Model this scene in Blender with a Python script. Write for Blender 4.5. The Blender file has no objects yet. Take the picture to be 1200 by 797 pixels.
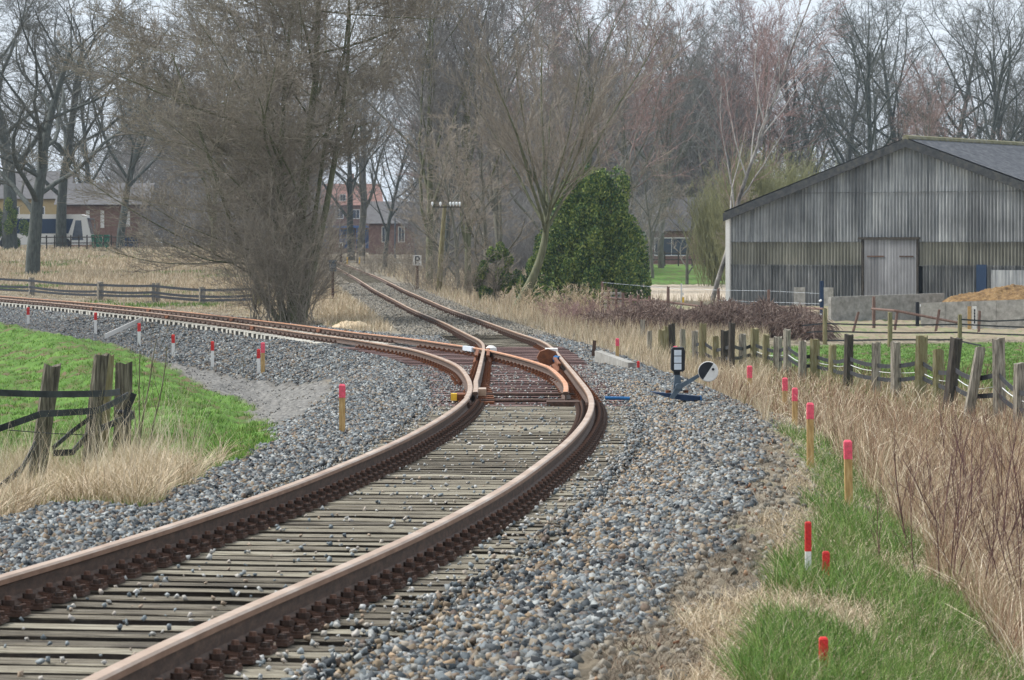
import bpy, math, random
import numpy as np
from mathutils import Vector, Matrix

random.seed(7)
RNG = np.random.default_rng(11)
SC = bpy.context.scene
COL = SC.collection
F = 3800.0            # focal length in px of a 1200 px wide picture
HZ = 285.0            # picture row of the horizon
CZ = 3.4              # camera height above datum

# ------------------------------------------------------------------ camera, sky, sun, exposure
cam_d = bpy.data.cameras.new('camera')
cam = bpy.data.objects.new('camera', cam_d); COL.objects.link(cam)
cam.location = (0, 0, CZ); cam.rotation_euler = (math.radians(90), 0, 0)
cam_d.sensor_width = 36; cam_d.lens = F/1200*36
cam_d.shift_y = -(398.5-HZ)/1200
cam_d.clip_start = 0.5; cam_d.clip_end = 9000
cam_d.dof.use_dof = True; cam_d.dof.focus_distance = 42; cam_d.dof.aperture_fstop = 14.0
SC.camera = cam

SUN_EL, SUN_AZ = math.radians(48), math.radians(-72)   # azimuth measured from +Y towards +X
world = bpy.data.worlds.new('World'); SC.world = world; world.use_nodes = True
nt = world.node_tree; nt.nodes.clear()
wo = nt.nodes.new('ShaderNodeOutputWorld'); bg = nt.nodes.new('ShaderNodeBackground')
sky = nt.nodes.new('ShaderNodeTexSky'); sky.sky_type = 'NISHITA'; sky.sun_disc = False
sky.sun_elevation = SUN_EL; sky.sun_rotation = SUN_AZ; sky.air_density = 1.0; sky.dust_density = 3.0
cloud = nt.nodes.new('ShaderNodeTexNoise'); cloud.inputs['Scale'].default_value = 2.2; cloud.inputs['Detail'].default_value = 5
crp = nt.nodes.new('ShaderNodeValToRGB')
crp.color_ramp.elements[0].position = .3; crp.color_ramp.elements[0].color = (6.9, 7.7, 8.7, 1)
crp.color_ramp.elements[1].position = .75; crp.color_ramp.elements[1].color = (9.8, 10.3, 10.9, 1)
mixw = nt.nodes.new('ShaderNodeMix'); mixw.data_type = 'RGBA'; mixw.inputs[0].default_value = 0.86
nt.links.new(cloud.outputs[0], crp.inputs[0])
nt.links.new(sky.outputs[0], mixw.inputs[6]); nt.links.new(crp.outputs[0], mixw.inputs[7])
nt.links.new(mixw.outputs[2], bg.inputs[0]); bg.inputs[1].default_value = 0.078
nt.links.new(bg.outputs[0], wo.inputs[0])

sun_d = bpy.data.lights.new('sun', 'SUN'); sun_d.energy = 3.0; sun_d.angle = math.radians(12); sun_d.color = (1, .98, .95)
sun = bpy.data.objects.new('sun', sun_d); COL.objects.link(sun)
sdir = Vector((math.sin(SUN_AZ)*math.cos(SUN_EL), math.cos(SUN_AZ)*math.cos(SUN_EL), math.sin(SUN_EL)))
sun.rotation_euler = sdir.to_track_quat('Z', 'Y').to_euler(); sun.location = (-20, -20, 40)
SC.view_settings.view_transform = 'Standard'; SC.view_settings.look = 'None'
SC.view_settings.exposure = 0.72; SC.view_settings.gamma = 1.0
SC.render.resolution_x = 1024; SC.render.resolution_y = 680
SC.render.engine = 'CYCLES'

# ------------------------------------------------------------------ track centre lines and terrain
MT = [  # u (depth/F), X, drop of the rail top below the eye
 (.0005,-3.05,1.45),(.002,-2.62,1.505),(.00302,-2.29,1.537),(.00409,-1.705,1.606),(.00444,-1.456,1.605),(.00491,-1.217,1.63),(.00528,-1.048,1.646),
 (.00585,-.772,1.66),(.00652,-.574,1.70),(.00739,-.298,1.749),(.00798,-.15,1.767),(.00826,-.077,1.765),
 (.00891,.053,1.797),(.00962,.154,1.828),(.0103,.211,1.862),(.0112,.243,1.923),(.01215,.231,1.965),
 (.0132,.224,2.02),(.01554,.191,2.137),(.01796,.153,2.245),(.01987,.085,2.35),(.0211,-.05,2.39),
 (.0248,-.67,2.578),(.0296,-1.67,2.71),(.0333,-3.08,2.62),(.03896,-4.71,2.53),(.0419,-5.87,2.36),
 (.0526,-8.9,2.11),(.0769,-15.1,2.15),(.1,-22.3,1.72),(.13,-31.5,1.55),(.2,-52,1.5)]
BT = [(.0108,.236,0),(.0125,.13,0),(.0147,-.16,0),(.01648,-.68,0),(.01875,-1.55,0),(.0209,-2.85,0),(.0229,-4.15,0),
 (.0254,-5.9,0),(.0277,-7.8,0),(.0322,-12.45,0),(.038,-19.0,0),(.0434,-25.9,0),(.055,-43,0),(.08,-85,0),(.12,-160,0)]
YY = np.arange(0, 760, .5)
def smooth(a, w):
    k = int(w/.5); k += (k % 2 == 0)
    ker = np.hanning(k+2)[1:-1]; ker /= ker.sum()
    n = len(ker)//2
    pad = np.concatenate([2*a[0]-a[1:n+1][::-1], a, 2*a[-1]-a[-n-1:-1][::-1]])
    return np.convolve(pad, ker, 'valid')
mt = np.array(MT); bt = np.array(BT)
mx = np.interp(YY, mt[:,0]*F, mt[:,1]); md = np.interp(YY, mt[:,0]*F, mt[:,2])
wf = np.clip((YY-85)/30, 0, 1)
MX = smooth(mx, 7)*(1-wf)+smooth(mx, 34)*wf
MD = smooth(md, 12)*(1-wf)+smooth(md, 40)*wf
bx = np.where(YY < 41, MX, np.interp(YY, bt[:,0]*F, bt[:,1]))
BX = smooth(bx, 11); BX = np.where(YY < 38, MX, BX)
wb = np.clip((YY-92)/20, 0, 1)
BD = MD*(1-wb)+wb*np.interp(YY, [90,110,125,145,165,400], [2.56,2.64,2.66,2.71,2.75,2.6])
MH = np.gradient(MX, .5); BH = np.gradient(BX, .5)
def fi(arr, y): return np.interp(y, YY, arr)
def sstep(x, a, b):
    t = np.clip((x-a)/(b-a), 0, 1); return t*t*(3-2*t)
def fields(X, Y):
    X = np.asarray(X, float); Y = np.asarray(Y, float)
    dm = (X-fi(MX, Y))/np.sqrt(1+fi(MH, Y)**2)
    db = (X-fi(BX, Y))/np.sqrt(1+fi(BH, Y)**2)
    return dm, db
def nz(X, Y, s, seed=0):      # cheap smooth noise
    a = X*s; b = Y*s
    return (np.sin(a*1.7+seed)+np.sin(b*1.3+2.1*seed+1)+np.sin((a+b)*.9+seed*.7)+np.sin((a-b)*1.37+3*seed)+np.sin(a*2.9-b*2.3+seed))/5
def drop(X, Y):
    X = np.asarray(X, float); Y = np.asarray(Y, float)
    dm, db = fields(X, Y)
    Tr = np.interp(Y, [0,20,35,50,80,110,190,235,330,500,3000], [2.7,2.78,2.95,3.15,3.35,3.45,3.6,3.3,2.35,1.5,1.0])
    Tn = np.interp(Y, [0,20,35,50,80,110,140,200,500,3000], [2.6,2.75,2.95,3.12,3.2,3.25,3.25,3.0,1.0,0.5])
    Tl = np.interp(Y, [60,150,188,236,324,450,3000], [2.95,3.0,2.85,1.25,.45,.2,-1])
    far = sstep(db, -1.5, 2.5)
    L = Tn*(1-far)+Tl*far
    L = np.where(Y < 45, Tn, L)
    wr = sstep(dm, -3-np.clip(Y-110, 0, 200)*.06, 2.0)
    T = L*(1-wr)+Tr*wr
    T = T + .05*nz(X, Y, .35, 1)*np.clip(np.abs(dm)-2.5, 0, 1) + .1*nz(X, Y, .07, 4)*np.clip((np.abs(dm)-4)/8, 0, 1)
    # bank of turf on the left, bulging towards the track
    wid = 3.6+np.clip(Y-110, 0, 120)*.05
    wm = 1-sstep(np.abs(dm), 1.75, 1.75+wid)
    wb_ = np.where(Y > 41, 1-sstep(np.abs(db), 1.75, 4.2), wm)
    Fm = fi(MD, Y)+.205; Fb = fi(BD, Y)+.205+.125*sstep(Y, 88, 96)*(1-sstep(db, 1.2, 2.2))
    s = wm+wb_+1e-6
    form = (wm**2*Fm+wb_**2*Fb)/(wm**2+wb_**2+1e-9)
    w = 1-(1-wm)*(1-wb_)
    d = T*(1-w)+form*w
    bed = (1-sstep(np.abs(dm), .95, 1.30))*(1-sstep(Y, 75, 100))
    d = d+.075*bed
    d = d-(.07*nz(X, Y, 2.1, 12)+.05*nz(X, Y, 4.3, 5))*np.clip((-dm-3.2)/1.5, 0, 1)*(Y < 130)*np.clip((Y-20)/20, 0, 1)
    d = d-.38*np.exp(-((X-np.interp(Y, [36,53,71,104,137], [-5.0,-5.4,-8.6,-15,-24]))/1.25)**2)*sstep(Y, 34, 44)*(1-sstep(Y, 125, 140))
    # ballast heaped between the two tracks and round the switch lever
    d = d - .10*np.exp(-((dm-2.3)/.6)**2)*sstep(Y, 15, 22)*(1-sstep(Y, 52, 62))*(1+.5*nz(X, Y, 1.2, 2))
    return d
def gz(X, Y): return CZ-drop(X, Y)
def W(px, py, u): return Vector(((px-600)*u, F*u, CZ-(py-HZ)*u))
def proj(X, Y, Z): return 600+X/Y*F, HZ+(CZ-Z)/Y*F
_us = np.concatenate([np.linspace(.0025, .03, 700), np.linspace(.03, .25, 900)])
def G(px, py):                # where the sight line through a picture point meets the ground
    X = (px-600)*_us; d = drop(X, F*_us)
    k = np.argmax(d < (py-HZ)*_us)
    if k == 0: k = len(_us)-1
    u = _us[k]
    return Vector(((px-600)*u, F*u, CZ-d[k]))
def Gu(px, u):                # ground under a picture column at a known depth
    X = (px-600)*u; return Vector((X, F*u, float(gz(X, F*u))))

# ------------------------------------------------------------------ materials
def newmat(name):
    m = bpy.data.materials.new(name); m.use_nodes = True
    n = m.node_tree.nodes; l = m.node_tree.links
    return m, n, l, n['Principled BSDF']
def ramp(n, pts):
    r = n.new('ShaderNodeValToRGB'); e = r.color_ramp.elements
    while len(e) < len(pts): e.new(.5)
    for i, (p, c) in enumerate(pts): e[i].position = p; e[i].color = (*c, 1)
    return r
def pmat(name, cols, scale=8, rough=.85, bump=0.0, detail=6, stretch=(1,1,1), island=0.0, metal=0.0, spec=.3, bscale=None, coord='Object', orand=0.0):
    m, n, l, b = newmat(name)
    tc = n.new('ShaderNodeTexCoord'); mp = n.new('ShaderNodeMapping'); mp.inputs['Scale'].default_value = stretch
    l.new(tc.outputs[coord], mp.inputs[0])
    t = n.new('ShaderNodeTexNoise'); t.inputs['Scale'].default_value = scale; t.inputs['Detail'].default_value = detail
    t.inputs['Roughness'].default_value = .65
    l.new(mp.outputs[0], t.inputs[0])
    k = len(cols)
    r = ramp(n, [(.28+.44*i/max(1, k-1), c) for i, c in enumerate(cols)])
    src = t.outputs[0]
    if orand:
        oi = n.new('ShaderNodeObjectInfo'); ma = n.new('ShaderNodeMath'); ma.operation = 'MULTIPLY_ADD'; ma.inputs[1].default_value = orand; l.new(oi.outputs['Random'], ma.inputs[0])
        sb_ = n.new('ShaderNodeMath'); sb_.operation = 'SUBTRACT'; l.new(src, sb_.inputs[0]); sb_.inputs[1].default_value = orand/2; l.new(sb_.outputs[0], ma.inputs[2]); src = ma.outputs[0]
        ad = n.new('ShaderNodeVectorMath'); ad.operation = 'ADD'; sc_ = n.new('ShaderNodeVectorMath'); sc_.operation = 'SCALE'; sc_.inputs[0].default_value = (7, 13, 5); l.new(oi.outputs['Random'], sc_.inputs[3])
        l.new(tc.outputs[coord], ad.inputs[0]); l.new(sc_.outputs[0], ad.inputs[1]); l.new(ad.outputs[0], mp.inputs[0])
    if island > 0:
        g = n.new('ShaderNodeNewGeometry'); mx_ = n.new('ShaderNodeMix'); mx_.inputs[0].default_value = island
        l.new(src, mx_.inputs[2]); l.new(g.outputs['Random Per Island'], mx_.inputs[3]); src = mx_.outputs[0]
        if island >= .5:
            for i, e in enumerate(r.color_ramp.elements): e.position = .12+.76*i/max(1, k-1)
    l.new(src, r.inputs[0]); l.new(r.outputs[0], b.inputs['Base Color'])
    b.inputs['Roughness'].default_value = rough; b.inputs['Metallic'].default_value = metal
    b.inputs['Specular IOR Level'].default_value = spec
    if bump:
        bt_ = n.new('ShaderNodeTexNoise'); bt_.inputs['Scale'].default_value = bscale or scale*2.5; bt_.inputs['Detail'].default_value = 5
        l.new(mp.outputs[0], bt_.inputs[0])
        bn = n.new('ShaderNodeBump'); bn.inputs['Strength'].default_value = bump; bn.inputs['Distance'].default_value = .02
        l.new(bt_.outputs[0], bn.inputs['Height']); l.new(bn.outputs[0], b.inputs['Normal'])
    return m
M = {}
M['stone'] = pmat('ballast_stone', [(.015,.018,.021),(.045,.054,.061),(.10,.118,.127),(.16,.18,.19),(.22,.235,.235),(.06,.068,.074),(.14,.142,.132),(.22,.165,.105),(.10,.072,.058),(.32,.335,.325)], 30, .8, .25, island=.88)
M['stone_tan'] = pmat('tan_ballast_stone', [(.07,.05,.035),(.17,.13,.085),(.27,.21,.14),(.34,.24,.15),(.38,.32,.25),(.22,.22,.20)], 25, .9, .2, island=.85)
M['stone_old'] = pmat('old_ballast_stone', [(.07,.07,.06),(.17,.16,.14),(.24,.22,.18),(.20,.17,.13),(.30,.28,.24)], 25, .9, .2, island=.85)
M['rail'] = pmat('rusty_rail', [(.04,.025,.018),(.08,.05,.036),(.14,.085,.06)], 9, .75, .15, stretch=(1,1,3))
M['rail_side'] = pmat('rusty_rail_head_side', [(.15,.08,.048),(.22,.125,.078),(.29,.17,.11)], 5, .6, .1, stretch=(1,1,2))
M['rail_top'] = pmat('worn_rail_head', [(.30,.185,.115),(.42,.29,.20),(.56,.45,.36)], 2.0, .40, .05, metal=.3, spec=.5)
M['rail_orange'] = pmat('orange_rust_rail_head', [(.42,.17,.07),(.52,.25,.13),(.50,.33,.24)], 2, .55, .1, metal=.2)
M['rust'] = pmat('bright_rust', [(.085,.032,.016),(.16,.058,.025),(.26,.10,.043)], 12, .85, .3)
M['darkrust'] = pmat('dark_rust', [(.03,.02,.016),(.07,.042,.031),(.15,.08,.055)], 25, .8, .3, island=.4)
M['sleeper'] = pmat('weathered_sleeper_wood', [(.035,.028,.020),(.095,.08,.058),(.175,.153,.112),(.26,.232,.172),(.35,.322,.25)], 5, rough=.9, bump=.9, stretch=(.8,8,4), orand=.26)
M['sleeper_red'] = pmat('rust_stained_sleeper', [(.04,.02,.018),(.095,.05,.045),(.16,.095,.085),(.25,.20,.18)], 4, rough=.9, bump=.6, stretch=(.5,7,4), orand=.2)
M['creosote_shade'] = pmat('creosote_shade_sleeper_side', [(.018,.015,.012),(.04,.033,.026),(.075,.06,.045)], 6, rough=.95, bump=.5, orand=.2)  # creosote tone, with the shade between sleepers painted into the sides
M['concrete_shade'] = pmat('painted_shade_concrete_side', [(.07,.065,.055),(.13,.12,.10)], 4, rough=.95, bump=.3)  # darker colour paints the shade on the sides of concrete sleepers
M['stone_pale'] = pmat('pale_stray_stone', [(.10,.12,.13),(.22,.25,.26),(.32,.33,.32),(.42,.40,.36),(.30,.22,.15),(.5,.5,.48)], 30, .8, .25, island=.88)
M['concrete'] = pmat('concrete', [(.16,.155,.135),(.27,.26,.235),(.38,.37,.335)], 4, .9, .3)
M['concsleeper'] = pmat('concrete_sleeper', [(.30,.28,.22),(.44,.42,.36),(.60,.58,.52)], 3, .9, .2)
M['oldwood'] = pmat('old_fence_wood', [(.045,.04,.032),(.17,.15,.12),(.30,.27,.22),(.40,.37,.31)], 7, .9, .8, stretch=(5,5,.5))
M['mosswood'] = pmat('mossy_fence_wood', [(.07,.06,.03),(.17,.14,.07),(.22,.20,.11),(.28,.25,.19)], 5, .9, .8, stretch=(4,4,.6))
M['darkwood'] = pmat('dark_fence_wood', [(.018,.016,.015),(.05,.043,.035),(.10,.085,.065)], 6, .9, .8, stretch=(4,4,.6))
M['brownwood'] = pmat('red_brown_wood', [(.08,.05,.04),(.16,.10,.08),(.22,.15,.12)], 6, .9, .5, stretch=(3,3,.5))
M['strap'] = pmat('black_rubber_strap', [(.012,.013,.015),(.026,.028,.032),(.045,.048,.054)], 6, .6, .1)
M['red'] = pmat('red_paint', [(.30,.03,.025),(.58,.03,.03),(.72,.05,.04)], 30, .7, .3)
M['pink'] = pmat('pink_paint', [(.45,.10,.11),(.74,.09,.14),(.84,.15,.21)], 30, .7, .3)
M['white'] = pmat('white_paint', [(.62,.60,.56),(.78,.77,.74)], 20, .6, .1)
M['stakewood'] = pmat('fresh_stake_wood', [(.24,.14,.06),(.44,.28,.11),(.58,.40,.19)], 14, .8, .2, stretch=(3,3,.5))
M['black'] = pmat('black_paint', [(.01,.012,.016),(.022,.025,.032)], 10, .5, .1)
M['steelblue'] = pmat('grey_blue_steel', [(.06,.085,.11),(.12,.16,.20)], 10, .5, .1)
M['blue'] = pmat('blue_paint', [(.01,.08,.22),(.02,.16,.38)], 15, .5, .1)
M['darkblue'] = pmat('dark_blue_paint', [(.01,.025,.06),(.02,.05,.11)], 15, .5, .1)
M['frost'] = pmat('frosted_glass', [(.50,.56,.62),(.66,.70,.74)], 14, .4, 0)
M['yellow'] = pmat('yellow_paint', [(.75,.42,.03),(.85,.55,.05)], 20, .6)
M['bark'] = pmat('grey_bark', [(.075,.07,.055),(.14,.135,.105),(.20,.195,.155)], 3, .95, .6, stretch=(3,3,.7))
M['bark_dark'] = pmat('dark_bark', [(.035,.04,.035),(.07,.078,.07),(.12,.13,.115)], 3, .95, .6, stretch=(3,3,.7))
M['bark_green'] = pmat('green_algae_bark', [(.06,.06,.035),(.12,.125,.07),(.18,.18,.12)], 2, .95, .6, stretch=(3,3,.7))
M['birch'] = pmat('birch_bark', [(.24,.22,.20),(.38,.36,.33),(.48,.46,.43)], 3, .9, .3, stretch=(1,1,3))
M['twig'] = pmat('grey_brown_twigs', [(.17,.14,.11),(.27,.23,.18),(.38,.33,.265)], 1.2, .95, island=.5)
M['twig_near'] = pmat('warm_twigs', [(.15,.128,.10),(.25,.215,.17),(.37,.325,.265)], .9, .95, island=.5)
M['twig_far'] = pmat('far_grey_twigs', [(.13,.125,.12),(.19,.18,.17),(.26,.245,.225)], 1.2, .95, island=.5)
M['twig_dark'] = pmat('dark_twigs', [(.06,.062,.055),(.10,.10,.085),(.15,.145,.12)], 1.2, .95, island=.5)
M['twig_red'] = pmat('reddish_twigs', [(.20,.12,.11),(.29,.19,.17),(.37,.26,.23)], 1.2, .95, island=.5)
M['twig_willow'] = pmat('willow_twigs', [(.16,.16,.07),(.25,.25,.12),(.33,.33,.18)], 1.2, .95, island=.5)
M['bramble'] = pmat('bramble_stems', [(.05,.03,.025),(.13,.085,.07),(.23,.165,.135),(.34,.27,.22)], 3, .95, island=.6)
M['leafgreen'] = pmat('evergreen_foliage', [(.022,.062,.03),(.07,.135,.043),(.16,.225,.058),(.30,.34,.09)], 1.1, .7, island=.45, detail=3)
M['leafivy'] = pmat('ivy_leaves', [(.015,.04,.02),(.04,.08,.03),(.08,.12,.045)], 1.0, .7, island=.5)
M['grass'] = pmat('green_grass_blades', [(.035,.075,.018),(.07,.145,.026),(.11,.215,.038),(.19,.28,.06),(.36,.33,.17)], 1.2, .8, island=.5)
M['turf'] = pmat('bright_turf_blades', [(.035,.075,.012),(.075,.17,.02),(.12,.25,.03),(.19,.32,.045),(.32,.29,.13)], 1.6, .8, island=.4)
M['straw'] = pmat('dry_grass_blades', [(.20,.145,.09),(.38,.285,.18),(.56,.44,.29),(.74,.62,.46),(.27,.28,.12)], .4, .85, island=.6)
M['reddry'] = pmat('reddish_dry_stems', [(.11,.06,.04),(.28,.165,.10),(.46,.31,.20),(.66,.50,.36)], .5, .85, island=.6)
M['palestalk'] = pmat('pale_stalks', [(.42,.33,.22),(.62,.52,.37),(.80,.70,.54)], .5, .85, island=.7)
M['darkstem'] = pmat('dark_weed_stems', [(.05,.028,.02),(.12,.065,.045),(.24,.13,.08)], .5, .9, island=.7)
M['litter'] = pmat('grey_brown_litter', [(.05,.037,.027),(.11,.085,.06),(.19,.15,.11),(.33,.28,.21),(.16,.08,.04)], 1.5, .9, island=.7)
M['deadleaf'] = pmat('dead_leaves', [(.09,.04,.02),(.20,.09,.045),(.32,.20,.12)], 5, .8, island=.8)
M['tarp'] = pmat('grey_gravel', [(.055,.057,.058),(.125,.126,.124),(.19,.187,.18),(.27,.26,.24),(.17,.14,.11)], 10, .9, island=.8)
M['manure'] = pmat('manure_straw', [(.05,.03,.015),(.13,.075,.03),(.22,.135,.055),(.31,.22,.11)], 4, .95, .9)
M['roofing'] = pmat('fibre_cement_roof', [(.04,.043,.05),(.075,.08,.09),(.12,.125,.13)], 2.5, .95, .4)
M['brick'] = pmat('red_brick', [(.15,.085,.07),(.21,.125,.10),(.28,.19,.165)], 2.0, .95, .2)
M['redtile'] = pmat('red_roof_tiles', [(.22,.12,.10),(.28,.16,.13)], 2.0, .9, .2)
M['greytile'] = pmat('grey_roof_tiles', [(.10,.095,.095),(.16,.155,.155)], 2.0, .9, .2)
M['render_yellow'] = pmat('yellow_render', [(.36,.27,.13),(.44,.34,.18)], 2.0, .9)
M['greenpaint'] = pmat('green_paint', [(.01,.10,.06),(.02,.15,.09)], 3, .6)
M['glass'] = pmat('dark_window_glass', [(.03,.04,.06),(.08,.10,.13)], 1.0, .15, spec=.6)
M['insul'] = pmat('white_porcelain', [(.75,.76,.76),(.85,.86,.86)], 5, .3)
M['sandpile'] = pmat('sand_heap', [(.38,.28,.17),(.55,.43,.28),(.66,.54,.38)], 3, .95, .6)

# ------------------------------------------------------------------ mesh helpers
def link(name, me, mats, parent=None, smooth_=False):
    o = bpy.data.objects.new(name, me); COL.objects.link(o)
    for m in (mats if isinstance(mats, (list, tuple)) else [mats]): me.materials.append(M[m] if isinstance(m, str) else m)
    if smooth_:
        me.polygons.foreach_set('use_smooth', [True]*len(me.polygons))
    if parent: o.parent = parent
    return o
def npmesh(name, V, Fc, mi=None):
    me = bpy.data.meshes.new(name)
    V = np.asarray(V, np.float32); Fc = np.asarray(Fc, np.int32)
    k = Fc.shape[1]
    me.vertices.add(len(V)); me.vertices.foreach_set('co', V.ravel())
    me.loops.add(Fc.size); me.loops.foreach_set('vertex_index', Fc.ravel())
    me.polygons.add(len(Fc)); me.polygons.foreach_set('loop_start', np.arange(0, Fc.size, k, dtype=np.int32))
    try: me.polygons.foreach_set('loop_total', np.full(len(Fc), k, np.int32))
    except Exception: pass
    if mi is not None: me.polygons.foreach_set('material_index', np.asarray(mi, np.int32))
    me.update(calc_edges=True); me.validate()
    return me
class MB:
    def __init__(s): s.v = []; s.f = []; s.m = []
    def add(s, vs, fs, m=0):
        o = len(s.v); s.v += [tuple(v) for v in vs]; s.f += [tuple(i+o for i in f) for f in fs]; s.m += [m]*len(fs); return s
    def box(s, c, d, m=0, rz=0, rx=0, ry=0, taper=1.0, jit=0):
        R = Matrix.Rotation(rz, 3, 'Z') @ Matrix.Rotation(ry, 3, 'Y') @ Matrix.Rotation(rx, 3, 'X')
        vs = []
        for z in (-1, 1):
            for x, y in ((-1,-1),(1,-1),(1,1),(-1,1)):
                t = taper if z > 0 else 1
                v = Vector((x*d[0]/2*t, y*d[1]/2*t, z*d[2]/2))
                if jit: v += Vector((random.uniform(-jit, jit), random.uniform(-jit, jit), random.uniform(-jit, jit)))
                vs.append(Vector(c)+R @ v)
        return s.add(vs, [(0,3,2,1),(4,5,6,7),(0,1,5,4),(1,2,6,5),(2,3,7,6),(3,0,4,7)], m)
    def tube(s, pts, rad, n=8, m=0, cap=True, flat=1.0):
        pts = [Vector(p) for p in pts]
        rad = rad if isinstance(rad, (list, tuple)) else [rad]*len(pts)
        o = len(s.v); up = Vector((0,0,1))
        for i, p in enumerate(pts):
            t = (pts[min(i+1, len(pts)-1)]-pts[max(i-1, 0)])
            if t.length < 1e-9: t = Vector((0,0,1))
            t.normalize()
            a = t.cross(up)
            if a.length < .05: a = Vector((1,0,0))-t*t.x
            a.normalize(); b = a.cross(t).normalized()
            for k in range(n):
                an = 2*math.pi*k/n
                s.v.append(tuple(p+a*math.cos(an)*rad[i]+b*math.sin(an)*rad[i]*flat))
        for i in range(len(pts)-1):
            for k in range(n):
                q = o+i*n+k; q2 = o+i*n+(k+1) % n
                s.f.append((q, q2, q2+n, q+n)); s.m.append(m)
        if cap:
            s.f.append(tuple(o+k for k in range(n))[::-1]); s.m.append(m)
            s.f.append(tuple(o+(len(pts)-1)*n+k for k in range(n))); s.m.append(m)
        return s
    def prism(s, poly, depth_vec, m=0):     # extrude a closed outline (list of points) along a vector
        a = [Vector(p) for p in poly]; b = [p+Vector(depth_vec) for p in a]; n = len(a)
        return s.add(a+b, [tuple(range(n))[::-1], tuple(range(n, 2*n))]+[(i, (i+1) % n, n+(i+1) % n, n+i) for i in range(n)], m)
    def build(s, name, mats, parent=None, smooth_=False):
        me = bpy.data.meshes.new(name); me.from_pydata(s.v, [], s.f); me.polygons.foreach_set('material_index', s.m); me.update()
        return link(name, me, mats, parent, smooth_)
def empty(name, loc=(0,0,0), rz=0):
    o = bpy.data.objects.new(name, None); COL.objects.link(o); o.location = loc; o.rotation_euler = (0,0,rz); o.empty_display_size = .2; return o
def tag(o, label=None, cat=None, group=None, kind=None):
    if label: o['label'] = label
    if cat: o['category'] = cat
    if group: o['group'] = group
    if kind: o['kind'] = kind
    return o
def copy_tree(o, parent=None):
    c = o.copy(); COL.objects.link(c)
    if parent: c.parent = parent
    for ch in list(o.children): copy_tree(ch, c)
    return c

# ------------------------------------------------------------------ ground sheet
def in_poly(px, py, poly):
    r = np.zeros(px.shape, bool); n = len(poly); j = n-1
    for i in range(n):
        xi, yi = poly[i]; xj, yj = poly[j]
        c = ((yi > py) != (yj > py)) & (px < (xj-xi)*(py-yi)/(yj-yi+1e-12)+xi)
        r ^= c; j = i
    return r
# outlines of ground patches, in metres on the ground (x right, y away)
def gp(pts): return [tuple(G(x, y)[:2]) for x, y in pts]
TURF_L = gp([(-700,376),(0,378),(60,391),(130,403),(200,430),(240,452),(290,473),(318,500),(326,518),(300,532),(262,548),(225,566),(180,596)])+[(-4.2,24),(-40,20)]
GRAVEL_L = gp([(-300,372),(0,374),(100,394),(170,404),(215,421),(262,433),(310,437),(352,438),(392,452),(408,480),(392,520),(330,560),(240,600)])+[(-9,40),(-60,100)]
GREEN_R = gp([(905,500),(1010,540),(1060,600),(1120,700),(1180,797)])+[(2.9,10),(1.7,10)]+gp([(860,797),(905,700),(960,650),(960,580),(930,530)])
FIELD_R = gp([(760,412),(1000,404),(1400,400),(1700,520),(1180,500),(1000,462),(860,440)])
PATH_R = gp([(705,353),(1500,358),(1500,398),(1000,398),(880,392),(700,362)])
SAND_R = gp([(735,334),(900,334),(900,352),(735,352)])
def rough(X, Y, amp): return X+amp*nz(X, Y, 1.9, 3)+amp*.5*nz(X, Y, 5.1, 8), Y+amp*2*nz(X, Y, 1.1, 6)
def masks(X, Y):
    dm, db = fields(X, Y)
    Xr, Yr = rough(X, Y, .18)
    turf = in_poly(Xr, Yr, TURF_L); field = in_poly(X, Y, FIELD_R); green = in_poly(Xr, Yr, GREEN_R)
    grav = in_poly(Xr, Yr, GRAVEL_L) & ~turf
    path = in_poly(X, Y, PATH_R); sand = in_poly(X, Y, SAND_R)
    rt = np.interp(Y, [0,18,30,40,50,60,75,100,140], [2.15,2.3,2.55,2.75,2.95,2.8,2.5,2.2,1.9])+.16*nz(X, Y, 1.6, 5)
    lf = np.interp(Y, [0,16,30,45,60,100,140], [2.5,2.7,2.75,2.75,2.6,2.6,2.2])+.14*nz(X, Y, 1.8, 9)
    bal_m = (dm < rt) & (dm > -lf) & (Y < 330)
    bal_b = (db > -np.interp(Y, [60,80,100,120], [2.9,4.3,6.2,8.2])+.15*nz(X, Y, 1.2, 7)) & (db < 3) & (Y > 41)
    gore = (db > 0) & (dm < 0) & (Y > 60) & (Y < 104+1.5*nz(X, Y, 1, 2))
    bal = (bal_m | bal_b | gore) & ~turf
    old = ((bal_m | gore) & (Y > 98) & ~(bal_b))
    lawn = (Y > 238) & (Y < 345) & (X > 5)
    return dict(turf=turf, field=field, green=green & ~bal, grav=grav & ~bal, path=path & ~sand, sand=sand, bal=bal, old=old, lawn=lawn, dm=dm, db=db)
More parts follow.
